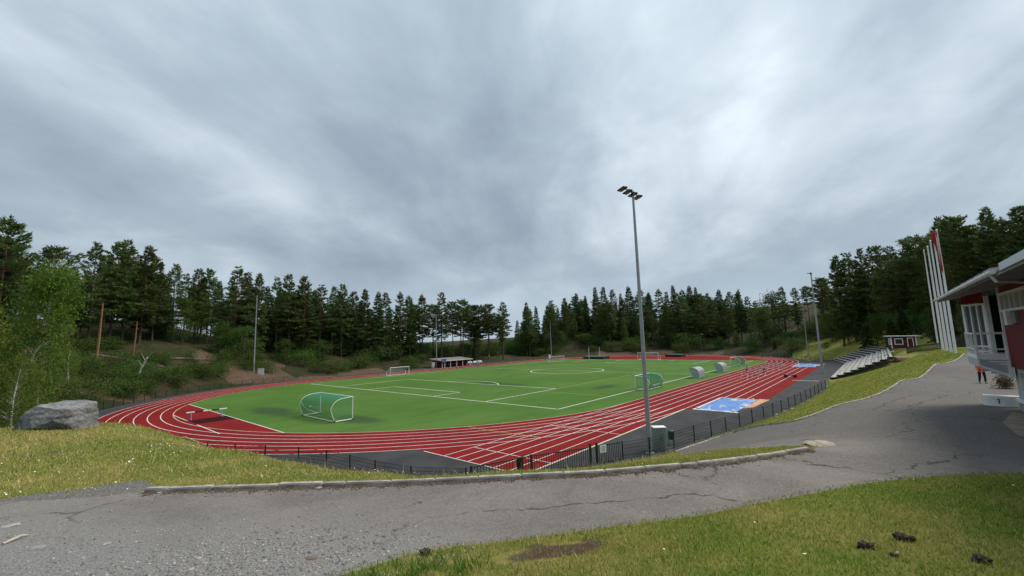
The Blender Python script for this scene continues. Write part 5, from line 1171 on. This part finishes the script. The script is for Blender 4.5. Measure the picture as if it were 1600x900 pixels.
# leaf trees
def leafy(protos, name, H0, px, pt, d_, label, grp, wide=1.0):
    q = atd(px, pt, d_); z = h1(q[0], q[1]); return plant(rnd.choice(protos), name, H0, max(1.0, q[2]-z), q[0], q[1], label, 'tree' if H0 > 5 else 'shrub', grp, wide, R(3), z)
LT = [(1205, 455, 168, 'rounded leafy tree rising above the wood left of the grass mound', 1.0), (1190, 480, 160, 'lower leafy tree on the left flank of the rounded leafy tree', 1.1), (345, 500, 101, 'bright leafy alder just left of the leftmost mast', 1.0), (382, 508, 103, 'leafy alder directly behind the leftmost mast', 1.1), (288, 462, 98, 'slim pale green leafy tree among the left pines', .8), (315, 470, 103, 'second slim leafy tree among the left pines, nearer the mast', .7), (505, 530, 123, 'dark round leafy tree behind the left end of the back straight', 1.3), (445, 528, 117, 'broad leafy tree right of the leftmost mast', 1.3), (590, 540, 140, 'low leafy tree behind the small far-touchline goal', 1.1), (670, 535, 150, 'leafy tree left of the kiosk', .9), (1150, 520, 178, 'light green leafy tree at the right end of the far bend', 1.2), (1125, 525, 180, 'light green leafy tree just left of the one ending the far bend', 1.1), (1295, 488, 135, 'leafy tree behind the grass mound, left of the right-hand masts', 1.2), (1320, 478, 126, 'large leafy tree behind the grass mound and right masts', 1.2), (1425, 470, 100, 'tall leafy tree behind the hut and flagpoles', 1.0), (1450, 480, 92, 'leafy tree directly behind the flagpoles', 1.1), (1545, 470, 74, 'leafy tree behind the roof of the club building', 1.1), (1395, 488, 104, 'leafy tree just left of the hut roof', 1.0), (870, 515, 200, 'leafy tree left of the bare bank beyond the far bend', 1.2), (815, 520, 192, 'leafy tree in the gap between back wood and far wood', 1.1), (1365, 490, 112, 'leafy tree above the upper end of the grandstand', 1.1)]
for px, pt, d_, lb, w in LT: leafy(ALDERS, 'leafy_tree', 10, px, pt, d_, lb, 'leafy trees at the wood edges', w)
# birches at the left edge
def birch_at(px, py, d_, hgt, proto, label, lx=0.0):
    q = atd(px, py, d_); z = h1(q[0], q[1]); g = plant(proto, 'birch_tree', 14, hgt, q[0], q[1], label, 'tree', 'birches at the left edge', 1.0, 0, z); g.rotation_euler = (0, 0, 0); return g
BL = broadleaf(301, 14, 2.25, .06, 150, 120, .19, BIRCH_L, BIRCH_B, lean=(CR[0]*4.0, CR[1]*4.0), droop=.6, r0=.11)
birch_at(2, 640, 36, 15.2, BL, 'tall bright green birch with white trunk leaning right, left edge')
birch_at(-45, 630, 30, 10.5, BIRCHES[0], 'bushy bright birch cut by the left edge of the picture'); birch_at(60, 625, 44, 9.6, BIRCHES[1], 'shorter leafy birch right behind the leaning birch'); birch_at(20, 645, 32, 6.5, BIRCHES[2], 'low leafy birch between the leaning birch and the boulder'); birch_at(105, 610, 56, 8.0, BIRCHES[0], 'small birch at the foot of the bank right of the leaning birch')
# shrubs
def shrubs(n, x0, x1, yr, protos, hr, lab, grp):
    for _ in range(n):
        px = rnd.uniform(x0, x1); q = hit(px, rnd.uniform(*yr)); D_, ins = seg_dist(np.array([q[0]]), np.array([q[1]]), FLAT)
        if ins[0] or D_[0] < 1.2: continue
        plant(rnd.choice(protos), 'shrub', 2.4, rnd.uniform(*hr), q[0], q[1], lab, 'shrub', grp, rnd.uniform(.9, 1.5), R(4))
shrubs(40, 120, 350, (580, 625), BUSHES, (1.5, 3.4), 'green shrub at the foot of the bank behind the left bend', 'shrubs at the foot of the left bank')
shrubs(26, 100, 400, (525, 582), BUSHES, (1.2, 3.0), 'dark shrub on the brown bank between the left trunks', 'shrubs on the left bank')
shrubs(12, 20, 140, (615, 655), BUSHES, (1.5, 3.2), 'light shrub around the birches behind the boulder', 'shrubs behind the boulder')
shrubs(24, 340, 660, (560, 585), BUSHES, (1.6, 4.5), 'shrub along the wood edge behind the back straight', 'shrubs behind the back straight')
shrubs(14, 660, 880, (545, 562), BUSHES, (1.5, 4.0), 'shrub between the kiosk and the far bend', 'shrubs beside the far bend')
shrubs(16, 880, 1160, (528, 552), BUSHES, (1.5, 4.5), 'shrub on the bank beyond the far bend', 'shrubs on the far bank')
shrubs(28, 1165, 1300, (515, 550), BUSHES, (1.5, 4.5), 'shrub on the slope left of the grass mound', 'shrubs left of the grass mound')
shrubs(32, 1270, 1380, (495, 528), BUSHES, (2.5, 6.5), 'shrub along the wood behind the grass mound', 'shrubs behind the grass mound')
shrubs(26, 1380, 1610, (480, 530), BUSHES, (2.5, 6.5), 'shrub along the wood behind hut, flagpoles and building', 'shrubs behind the hut')
def understory(n, x0, x1, dd, hr, lab, grp):
    for _ in range(n):
        px = rnd.uniform(x0, x1); q = atd(px, 540, float(np.interp(px, *DMIN))+rnd.uniform(*dd)); D_, ins = seg_dist(np.array([q[0]]), np.array([q[1]]), FLAT)
        if ins[0] or D_[0] < 1.5: continue
        plant(rnd.choice(BUSHES), 'shrub', 2.4, rnd.uniform(*hr), q[0], q[1], lab, 'shrub', grp, rnd.uniform(1.1, 1.7), R(4))
understory(28, 400, 640, (-4, 25), (3.5, 6.5), 'tall dark shrub under the pines behind the back straight', 'undergrowth behind the back straight')
understory(34, 640, 830, (-4, 30), (3.0, 5.5), 'tall shrub between the bare trunks behind the kiosk', 'undergrowth behind the kiosk')
understory(36, 830, 1150, (-14, 30), (3.5, 7.0), 'tall shrub under the spruces beyond the far bend', 'undergrowth of the far wood')
for k, (px, py, d_) in enumerate([(1210, 530, 150), (1237, 532, 146), (740, 552, 162), (600, 560, 142), (1390, 500, 100), (1410, 497, 98), (1470, 490, 84), (640, 545, 150), (560, 560, 132), (1350, 505, 112)]):
    q = atd(px, py, d_); z = h1(q[0], q[1]); plant(rnd.choice(YSPR), 'young_spruce', 8, [3.5, 4.5, 5, 4, 7, 8, 8, 5, 4, 7][k], q[0], q[1], ['small young spruce on the slope under the street lamp', 'slim young spruce on the slope left of the mound mast', 'young spruce right of the kiosk', 'young spruce behind the far-touchline goal', 'young spruce behind the hut roof, left one', 'young spruce behind the hut roof, right one', 'young spruce behind the flagpoles', 'young spruce left of the kiosk mast', 'young spruce left of the far-touchline goal', 'young spruce above the upper grandstand rows'][k], 'tree', 'young spruces', 1.0, 0, z)

# bare trunks and fallen wood on the left bank
def bare(label, px, py, pt, d_, r0, m_, tilt=0.0):
    q = atd(px, py, d_); z = h1(q[0], q[1]); hh = atd(px, pt, d_)[2]-z
    g = thing('bare_trunk', label, 'tree trunk', (q[0], q[1], z-.2), 0.0); tp = np.array((CR[0], CR[1]))*tilt*hh
    MB().tube([(0, 0, 0), (tp[0]*.5+.05, tp[1]*.5, hh*.5), (tp[0], tp[1], hh)], [r0, r0*.75, r0*.4], 8).build('stem', m_, g)
    for k in range(5):
        zz = hh*(.55+.08*k); a = k*2.3; MB().tube([(tp[0]*zz/hh, tp[1]*zz/hh, zz), (tp[0]*zz/hh+math.cos(a)*.7, tp[1]*zz/hh+math.sin(a)*.7, zz+.1)], [.03, .008], 4).build('snag', m_, g)
ORB = mat('orange_bark', (.21, .12, .065), .9, .25, 5)
bare('bare orange-brown trunk standing alone on the brown left bank', 149, 570, 470, 76, .26, ORB, .03); bare('second thinner bare trunk right of the lone orange-brown one', 207, 560, 500, 82, .17, ORB, .05); bare('thin bare trunk at the left, half hidden by the birch', 94, 545, 430, 76, .16, PINE_B, .03)
def log(label, a, b, r0, m_, lift=.25):
    pa, pb = hit(*a), hit(*b); mid = (pa+pb)/2; g = thing('fallen_log', label, 'log', tuple(mid)); pa, pb = pa-mid+np.array((0, 0, lift)), pb-mid+np.array((0, 0, lift))
    MB().tube([pa, (pa+pb)/2+np.array((0, 0, .15)), pb], [r0, r0*.85, r0*.6], 8).build('stem', m_, g)
    for k in range(4): t = .2+.2*k; c = pa+(pb-pa)*t; MB().tube([c, c+np.array((rnd.uniform(-.8, .8), rnd.uniform(-.8, .8), rnd.uniform(.4, 1.2)))], [.04, .01], 4).build('branch_stub', m_, g)
log('long grey fallen log lying across the left bank', (138, 557), (256, 577), .18, DEAD_B, .5); log('pale fallen log farther right on the left bank', (255, 562), (325, 563), .14, DEAD_B)
log('pale brown log lying near the top of the bank right', (280, 575), (335, 568), .12, DEAD_B)
g = thing('snag_tree', 'broken bleached white dead tree on the left bank', 'dead tree', tuple(hit(214, 598)))
MB().tube([(0, 0, -.1), tuple(np.array((CR[0], CR[1], 0))*.4+np.array((0, 0, 2.2))), tuple(np.array((CR[0], CR[1], 0))*1.5+np.array((0, 0, 4.4)))], [.2, .17, .1], 7).build('stem', mat('white_dead_wood', (.55, .50, .44), .9, .3, 3), g)
for k, (a, b, l) in enumerate([(.5, 2.2, 1.6), (1.0, 3.4, 1.5), (1.4, 4.2, 1.8), (.8, 2.8, -1.5), (1.2, 3.9, -1.2)]):
    MB().tube([tuple(np.array((CR[0], CR[1], 0))*a*.9+np.array((0, 0, b))), tuple(np.array((CR[0], CR[1], 0))*(a+l*.7)+np.array((0, 0, b+1.3)))], [.05, .012], 5).build('branch', mat('white_dead_wood', (.55, .50, .44), .9), g)

# ------------------------------------------------------------------ boulder, stones
def rock_mesh(name, seed, sx_, sy_, sz_, m_, sub=4, rough=.22, flat=.0):
    bm = bmesh.new(); bmesh.ops.create_icosphere(bm, subdivisions=sub, radius=1); o = Vector((seed*3.1, seed*1.7, seed*.9))
    for v in bm.verts:
        c = v.co.copy(); mx = max(abs(c.x), abs(c.y), abs(c.z)); c = c.lerp(c/mx, .55)
        n_ = mnoise.noise(c*1.1+o)*.5+mnoise.noise(c*2.7+o)*.28+mnoise.noise(c*6+o)*.10
        st = mnoise.cell(Vector((c.x*.9, c.y*.9, c.z*1.8))+o)*.05
        v.co = c*(1+rough*n_+st*.8)
        if v.co.z > .55: v.co.z = .55+(v.co.z-.55)*.55+c.x*.06
    for v in bm.verts: v.co = Vector((v.co.x*sx_, v.co.y*sy_, v.co.z*sz_))
    me = bpy.data.meshes.new(name); bm.to_mesh(me); bm.free(); me.materials.append(m_); return me
def boulder_mat():
    m = bpy.data.materials.new('granite'); m.use_nodes = True; t = m.node_tree; b = t.nodes['Principled BSDF']; b.inputs['Roughness'].default_value = .85
    co = t.nodes.new('ShaderNodeTexCoord').outputs['Object']; mp_ = t.nodes.new('ShaderNodeMapping'); t.links.new(co, mp_.inputs[0]); mp_.inputs['Scale'].default_value = (.8, .8, 1.4); mp_.inputs['Rotation'].default_value = (.3, .45, 0)
    n1_ = noi(t, mp_.outputs[0], 1.6, 8, .7, .6); n2_ = noi(t, co, 9, 6, .7)
    c = mixc(t, smooth(t, n1_, .35, .65), (.105, .107, .113), (.25, .25, .25)); c = mixc(t, mth(t, 'MULTIPLY', smooth(t, n2_, .5, .7), .5), c, (.28, .28, .275)); c = mixc(t, mth(t, 'MULTIPLY', smooth(t, n2_, .52, .38), .4), c, (.05, .05, .055))
    t.links.new(c, b.inputs['Base Color']); bn = t.nodes.new('ShaderNodeBump'); bn.inputs['Strength'].default_value = 1; bn.inputs['Distance'].default_value = .12; t.links.new(mth(t, 'ADD', n1_, mth(t, 'MULTIPLY', n2_, .3)), bn.inputs['Height']); t.links.new(bn.outputs[0], b.inputs['Normal']); return m
BOULD_M = boulder_mat(); q = hit(92, 668)
def boulder_mesh():
    bm = bmesh.new(); bmesh.ops.create_icosphere(bm, subdivisions=6, radius=1); cuts = [((.0, .0, 1), .62), ((.18, -.15, .97), .60), ((1, 0, .12), .78), ((-.86, -.1, .5), .80), ((-1, .1, .0), .90), ((.1, -.93, .36), .74), ((-.3, -.9, .1), .82), ((.75, -.62, .25), .84), ((.2, .95, .2), .8), ((.62, -.2, .76), .80), ((-.45, -.55, .70), .80), ((.3, -.8, -.5), .75)]
    for v in bm.verts:
        c = v.co.copy()*1.25
        for n_, d in cuts:
            n_ = Vector(n_).normalized(); e = c.dot(n_)-d*(1+.10*mnoise.noise(c*1.3+Vector((4, 1, 2))))
            if e > 0: c -= n_*e*.97
        c *= 1+.035*mnoise.noise(c*4)+.018*mnoise.noise(c*10)+.03*mnoise.noise(Vector((c.x*1.2, c.y*1.2, c.z*7)))
        v.co = Vector((c.x*1.16, c.y*.95, c.z*.94))
    me = bpy.data.meshes.new('boulder'); bm.to_mesh(me); bm.free(); me.materials.append(BOULD_M); return me
o = link('boulder', boulder_mesh(), None, (q[0], q[1], q[2]+.34), math.atan2(CR[1], CR[0])-.05); tag(o, 'large grey angular boulder on the grass at the left edge', 'boulder')
STONE_M = mat('stone_grey', (.26, .255, .245), .9, .35, 3, .4, 20, objvar=.3); STONE_P = mat('stone_pale', (.30, .285, .265), .9, .25, 4, .3, 20)
def stone(label, px, py, s, m_, seed, fl_=.5, group=None):
    q = hit(px, py); o = link('stone', rock_mesh('stone', seed, s, s*.75, s*fl_*.6, m_, 2, .3), None, (q[0], q[1], q[2]+s*.15), rnd.uniform(0, 6)); tag(o, label, 'stone', group)
stone('flat pale stone lying alone on dark gravel at far left', 17, 823, .11, STONE_P, 11, .35); stone('rounded pale stone on the gravel right of the thin stick', 167, 851, .06, STONE_P, 12); stone('brown-grey stone at the edge of the gravel near the verge', 486, 874, .075, mat('stone_brown', (.16, .125, .10), .9, .3, 4), 13, .6); stone('flat grey stone amid the gravel, lower left', 58, 858, .09, STONE_M, 14, .4)
stone('white stone resting against the kerb', 498, 764, .07, STONE_P, 15, .9); stone('small white stone on asphalt by the left kerb end', 248, 771, .06, STONE_P, 16, .6); stone('white stone on the grass bank under the boulder', 127, 666, .10, STONE_P, 17, .8); stone('pale stone on the grass below the right fence', 1213, 648, .18, STONE_P, 18, .8)
for k, (px, py) in enumerate([(1225, 643), (1237, 639), (1253, 632), (1264, 626), (1275, 619), (1284, 612), (1292, 605)]): stone(f'grey stone below the right fence, {ORD(k+1)} of the row up towards the grandstand', px, py, .17, STONE_M, 30+k, .8, 'stones in a row below the right fence')
# gravel, one mass
def scatter_rocks(n, region, smin, smax, name, label, m_, seed):
    r_ = np.random.default_rng(seed); bm = bmesh.new(); bmesh.ops.create_icosphere(bm, subdivisions=1, radius=1); B = np.array([v.co[:] for v in bm.verts]); Fc = np.array([[v.index for v in f.verts] for f in bm.faces]); bm.free()
    P = region(r_, n); n = len(P); Z = height(P[:, 0], P[:, 1]); s = np.exp(r_.uniform(math.log(smin), math.log(smax), n)*1.0)
    a = r_.uniform(0, 6.28, n); sc = np.stack([s*r_.uniform(.8, 1.3, n), s*r_.uniform(.6, 1, n), s*r_.uniform(.35, .7, n)], 1)
    V = B[None]*(1+.25*r_.normal(size=(n, len(B), 1)))*sc[:, None]; x = V[..., 0]*np.cos(a)[:, None]-V[..., 1]*np.sin(a)[:, None]; y = V[..., 0]*np.sin(a)[:, None]+V[..., 1]*np.cos(a)[:, None]
    V = np.stack([x+P[:, :1], y+P[:, 1:2], V[..., 2]+(Z+s*.1)[:, None]], -1); F = (Fc[None]+(np.arange(n)*len(B))[:, None, None]).reshape(-1, 3)
    o = link(name, np_mesh(name, V.reshape(-1, 3), F, m_)); tag(o, label, name, kind='stuff'); return o
def gravel_mat():
    m = bpy.data.materials.new('gravel_stones'); m.use_nodes = True; t = m.node_tree; b = t.nodes['Principled BSDF']; b.inputs['Roughness'].default_value = .9
    ge = t.nodes.new('ShaderNodeNewGeometry'); c = ramp(t, ge.outputs['Random Per Island'], [(0, (.10, .10, .105)), (.4, (.19, .185, .18)), (.8, (.27, .255, .235)), (1, (.40, .38, .35))]); t.links.new(c, b.inputs['Base Color']); return m
GRAV_M = gravel_mat()
def reg_left(r_, n):
    x = r_.uniform(-44, -36.5, n*3); y = r_.uniform(-24.5, -14.8, n*3); g_ = -.55*x-.35*y+r_.normal(size=n*3)*.5; near = np.exp(-((y+22.3+.15*(x+40))/1.3)**2)
    k = (g_ > 28.4) & (r_.uniform(size=n*3) < .12+.88*near); return np.c_[x[k], y[k]][:n]
scatter_rocks(16000, reg_left, .006, .022, 'gravel', 'loose grey gravel covering the lower left corner of the road', GRAV_M, 5)
scatter_rocks(420, reg_left, .020, .042, 'gravel', 'coarser pale stones strewn over the gravel in lower left corner', GRAV_M, 6)
def reg_road(r_, n):
    t = r_.uniform(0, 1, n); i = (t*(len(K1s)-2)).astype(int); P = np.array(K1s)[i]+(np.array(K1s)[i+1]-np.array(K1s)[i])*r_.uniform(size=(n, 1)); return P+np.array((-.45, -.5))*np.abs(r_.normal(size=(n, 1)))*.7+np.array((-.1, -.12))
def litter_mat():
    m = bpy.data.materials.new('leaf_litter'); m.use_nodes = True; t = m.node_tree; b = t.nodes['Principled BSDF']; b.inputs['Roughness'].default_value = .95
    ge = t.nodes.new('ShaderNodeNewGeometry'); c = ramp(t, ge.outputs['Random Per Island'], [(0, (.035, .022, .016)), (.5, (.085, .048, .030)), (1, (.16, .105, .07))]); t.links.new(c, b.inputs['Base Color']); return m
def reg_kerb(r_, n):
    i = r_.integers(0, len(K1s)-1, n); A_ = np.array(K1s); T_ = A_[i+1]-A_[i]; T_ /= np.linalg.norm(T_, axis=1, keepdims=True); P = A_[i]+(A_[i+1]-A_[i])*r_.uniform(size=(n, 1))
    Nn = np.stack([T_[:, 1], -T_[:, 0]], 1); w = .09+np.abs(r_.normal(size=(n, 1)))*.085*(.5+1.2*np.abs(np.sin(i*1.7)))[:, None]; P = P+Nn*w; d0 = np.hypot(P[:, 0]-CAM[0], P[:, 1]-CAM[1]); return P
scatter_rocks(5200, reg_kerb, .010, .026, 'leaf_litter', 'brown leaf litter and soil gathered along the foot of the kerb', litter_mat(), 9)
scatter_rocks(900, reg_road, .006, .02, 'grit', 'fine grit collected along the foot of the kerb', GRAV_M, 7)
# stick, planks, soil clods
pa, pb = hit(4, 853), hit(44, 839); mid = (pa+pb)/2; g = tag(MB().tube([pa-mid, (pb-pa)*.1+np.array((.02, .01, .03)), pb-mid], [.016, .018, .010], 6).build('stick', mat('driftwood', (.45, .40, .32), .9, .2, 8), None, tuple(mid+np.array((0, 0, .03)))), 'pale crooked stick lying on the gravel at the left edge', 'stick')
pa, pb = hit(286, 686.5), hit(318, 696.5); mid = (pa+pb)/2; an = math.atan2(pb[1]-pa[1], pb[0]-pa[0]); g = thing('plank', 'pale wooden plank lying behind the crest of the grass bank', 'plank', (mid[0], mid[1], mid[2]+.10), an)
MB().box((0, 0, 0), (float(np.hypot(*(pb-pa)[:2])), .12, .04)).build('board', mat('fresh_wood', (.50, .36, .22), .8, .15, 3), g).rotation_euler = (0, -math.atan2(pb[2]-pa[2], float(np.hypot(*(pb-pa)[:2]))), 0)
SOIL_M = mat('soil', (.062, .046, .034), .95, .4, 6, .8, 18)
def clod(label, px, py, s, seed, m_=SOIL_M):
    q = hit(px, py); s *= .8; me = rock_mesh('soil_clod', seed, s*.95, s*.8, s*1.1, m_, 4, 1.3); o = link('soil_clod', me, None, (q[0], q[1], q[2]+.01), rnd.uniform(0, 6)); tag(o, label, 'soil clod')
clod('dark earth clod with dry tuft on the lower right lawn, left one', 1354, 858, .11, 21); clod('dark molehill-like earth clod on the lower right lawn, upper one', 1414, 846, .12, 22); clod('tiny round dark clod between the two larger ones', 1398, 871, .045, 23); clod('dark earth scar with orange bits at the lower right', 1535, 881, .10, 24); clod('dark clod at the grassy verge by the gravel', 665, 868, .09, 25)
RUB = mat('rubble', (.30, .265, .21), .95, .3, 4, .6, 25)
q = hit(1282, 695); o = link('rubble_patch', rock_mesh('rubble_patch', 33, .62, .34, .06, RUB, 4, .9), None, (q[0], q[1], q[2]+.0), .2); tag(o, 'pale heap of crumbled concrete at the end of the kerb', 'rubble')
SC = .6; g = thing('dry_shrub', 'withered brown shrub beside the white ground floor wall of the building', 'shrub', tuple(hit(1571, 607)), 0.0); t_, c_ = broadleaf(401, .75, .22, .05, 22, 60, .10, mat('dry_leaves', (.16, .12, .06), .9, .3, 3), ALDER_B, multi=5, r0=.015); link('trunk', t_, g); link('crown', c_, g)

# ------------------------------------------------------------------ grass and flowers
def grass_mat(name='grass_blades', ca=(.195, .300, .034), cb=(.330, .345, .080), cc_=(.165, .280, .030), dry=.74):
    m = bpy.data.materials.new(name); m.use_nodes = True; t = m.node_tree; b = t.nodes['Principled BSDF']; b.inputs['Roughness'].default_value = .7; b.inputs['Specular IOR Level'].default_value = .15
    co = t.nodes.new('ShaderNodeTexCoord').outputs['Object']; ge = t.nodes.new('ShaderNodeNewGeometry'); rr = ge.outputs['Random Per Island']; nA = noi(t, co, .35, 6, .6, .6); nB = noi(t, co, 2.2, 6, .65)
    c = mixc(t, smooth(t, nA, .36, .62), ca, cb); c = mixc(t, smooth(t, nB, .45, .75), c, cc_); c = mixc(t, smooth(t, rr, dry, min(1, dry+.23)), c, (.50, .43, .19)); c = mixc(t, mth(t, 'MULTIPLY', smooth(t, rr, .28, .05), .6), c, (.055, .095, .014))
    t.links.new(c, b.inputs['Base Color']); tr = t.nodes.new('ShaderNodeBsdfTranslucent'); t.links.new(c, tr.inputs[0]); ms = t.nodes.new('ShaderNodeMixShader'); ms.inputs[0].default_value = .3
    t.links.new(b.outputs[0], ms.inputs[1]); t.links.new(tr.outputs[0], ms.inputs[2]); t.links.new(ms.outputs[0], t.nodes['Material Output'].inputs[0]); return m
GRASS_M = grass_mat(); MOUND_G = grass_mat('dry_bank_grass', (.235, .300, .045), (.440, .400, .130), (.230, .285, .050), .56); SLOPE_G = grass_mat('slope_grass', (.225, .315, .038), (.380, .370, .090), (.200, .300, .034), .70); SEED_M = mat('dry_grass_stems', (.38, .32, .17), .9, .3, 2)
def lawn_points(n, box_, r_, power=1.3, dref=6.0):
    x = r_.uniform(box_[0], box_[1], n); y = r_.uniform(box_[2], box_[3], n); d_ = np.hypot(x-CAM[0], y-CAM[1])
    k = r_.uniform(size=n) < np.clip((dref/np.maximum(d_, .5))**power, 0, 1); x, y, d_ = x[k], y[k], d_[k]
    # only what lies in front of the photographer
    fwd = (x-CAM[0])*CF[0]+(y-CAM[1])*CF[1]; k = fwd > 1.5; x, y, d_ = x[k], y[k], d_[k]
    dr, inr = seg_dist(x, y, ROAD[::2]); k = (~inr & (dr > .02)) | (inr & (dr < .13) & (r_.uniform(size=len(x)) < .35)); x, y, d_, dr = x[k], y[k], d_[k], dr[k]
    df, inf_ = seg_dist(x, y, FLAT); k = ~inf_ | (df < .3); x, y, d_, dr, df = x[k], y[k], d_[k], dr[k], df[k]
    return x, y, d_, dr, df
def blades(name, label, n, box_, hfun, seed, m_, power=1.3, wk=.0011, dref=6.0, mask=None):
    r_ = np.random.default_rng(seed); x, y, d_, dr, df = lawn_points(n, box_, r_, power, dref)
    if mask is not None: k = mask(x, y, r_); x, y, d_, dr, df = x[k], y[k], d_[k], dr[k], df[k]
    z = height(x, y); hh = hfun(x, y, dr, df, r_); w = .005+wk*d_; a = r_.uniform(0, 6.28, len(x)); ln = r_.normal(size=(len(x), 2))*.45*hh[:, None]
    c, s = np.cos(a)*w, np.sin(a)*w
    V = np.stack([np.stack([x-c, y-s, z-.01], 1), np.stack([x+c, y+s, z-.01], 1), np.stack([x+ln[:, 0], y+ln[:, 1], z+hh], 1)], 1).reshape(-1, 3)
    o = link(name, np_mesh(name, V, np.arange(len(V)).reshape(-1, 3), m_)); tag(o, label, 'grass', kind='stuff'); return o
def bare_mask(x, y, r_):
    c, s = math.cos(R(-30)), math.sin(R(-30)); a = (x+36.15)*c+(y+25.15)*s; b = -(x+36.15)*s+(y+25.15)*c
    k = (np.hypot(a/.85, b/.34) > 1) | (r_.uniform(size=len(x)) < .12)
    k &= (np.hypot((x+43.6)/2.4, (y+6.3)/1.1) > 1) | (r_.uniform(size=len(x)) < .14)
    k &= ~((y > -26) & (x < -38.8) & (y < -14.9)) | (r_.uniform(size=len(x)) < .06)
    return k
blades('grass', 'short lawn grass below the road at the lower right', 420000, (-40, -18, -38, -23), lambda x, y, dr, df, r_: r_.uniform(.015, .055, len(x))*(1+.8*(r_.uniform(size=len(x)) > .93)), 3, GRASS_M, .8, .0006, 7.0, bare_mask)
blades('grass', 'grass of the bank between kerb and sports ground', 620000, (-46, -12, -27, 2), lambda x, y, dr, df, r_: r_.uniform(.02, .06, len(x))+.06*(r_.uniform(size=len(x)) > .93)*np.clip(dr/2, 0, 1), 4, MOUND_G, .6, .00055, 12.0, bare_mask)
blades('grass', 'tall dry grass stems along the crest and the fences', 30000, (-46, 10, -24, 4), lambda x, y, dr, df, r_: r_.uniform(.12, .34, len(x)), 5, SEED_M, .6, .00035, 12.0, lambda x, y, r_: ((r_.uniform(size=len(x)) < .25) | (seg_dist(x, y, FLAT)[0] < 1.5)) & (seg_dist(x, y, ROAD[::2])[0] > .7))
blades('grass', 'grass of the slope between road and right fence', 260000, (-14, 46, -38, -18), lambda x, y, dr, df, r_: r_.uniform(.03, .10, len(x)), 6, SLOPE_G, .8, .0011, 20.0)
blades('grass', 'lush weeds on the verge beside the gravel at the bottom', 26000, (-40, -35.5, -26.5, -23.2), lambda x, y, dr, df, r_: r_.uniform(.05, .16, len(x)), 12, mat('weed_green', (.10, .19, .025), .7, .3, 3, trans=.3), .5, .0012, 6.0, lambda x, y, r_: (np.hypot((x+38.1)/.9, (y+24.5)/.5)+r_.normal(size=len(x))*.45 < .9) & (np.sin(x*9.1+y*5.3)+np.sin(x*4.3-y*11.1)+r_.normal(size=len(x)) > .3))
def daisies(n, seed):
    r_ = np.random.default_rng(seed); cx_ = r_.uniform(-44, -18, 60); cy_ = r_.uniform(-24, -4, 60); i = r_.integers(0, 60, n); x = cx_[i]+r_.normal(size=n)*.7; y = cy_[i]+r_.normal(size=n)*.5
    x2 = r_.uniform(-38, -24, n//22); y2 = r_.uniform(-36, -24, n//22); x, y = np.r_[x, x2], np.r_[y, y2]
    _, inr = seg_dist(x, y, ROAD[::2]); _, inf_ = seg_dist(x, y, FLAT); k = ~inr & ~inf_ & (((x-CAM[0])*CF[0]+(y-CAM[1])*CF[1]) > 2.5); x, y = x[k], y[k]; n = len(x); z = height(x, y)+r_.uniform(.06, .12, n); rad = r_.uniform(.011, .022, n); tl = r_.normal(size=(n, 2))*.5-np.array((CF[0], CF[1]))*.5
    V = []; ang = np.arange(6)*math.pi/3
    cxy = np.stack([np.cos(ang), np.sin(ang)], 1); P = rad[:, None, None]*cxy[None]; zz = z[:, None]+(P*tl[:, None]).sum(-1)
    V = np.concatenate([np.stack([P[..., 0]+x[:, None], P[..., 1]+y[:, None], zz], -1)]).reshape(-1, 3)
    o = link('daisies', np_mesh('daisies', V, np.arange(len(V)).reshape(-1, 6), mat('petals', (.75, .75, .70), .8))); tag(o, 'small white daisies scattered over the grass banks', 'flowers', kind='stuff')
daisies(1500, 8)

# ------------------------------------------------------------------ tell look-alikes apart by their order in the picture
by = {}
for o in COL.objects:
    if o.parent is None and o.get('category') in ('tree', 'shrub') and o.get('group'): by.setdefault(o['label'], []).append(o)
for lb, L in by.items():
    if len(L) < 2: continue
    L.sort(key=lambda o: screen(o.location)[0])
    for k, o in enumerate(L): o['label'] = f'{ORD(k+1)} {lb}'.replace(' within the wood', '').replace(', below the skyline', '')+', counted from left'
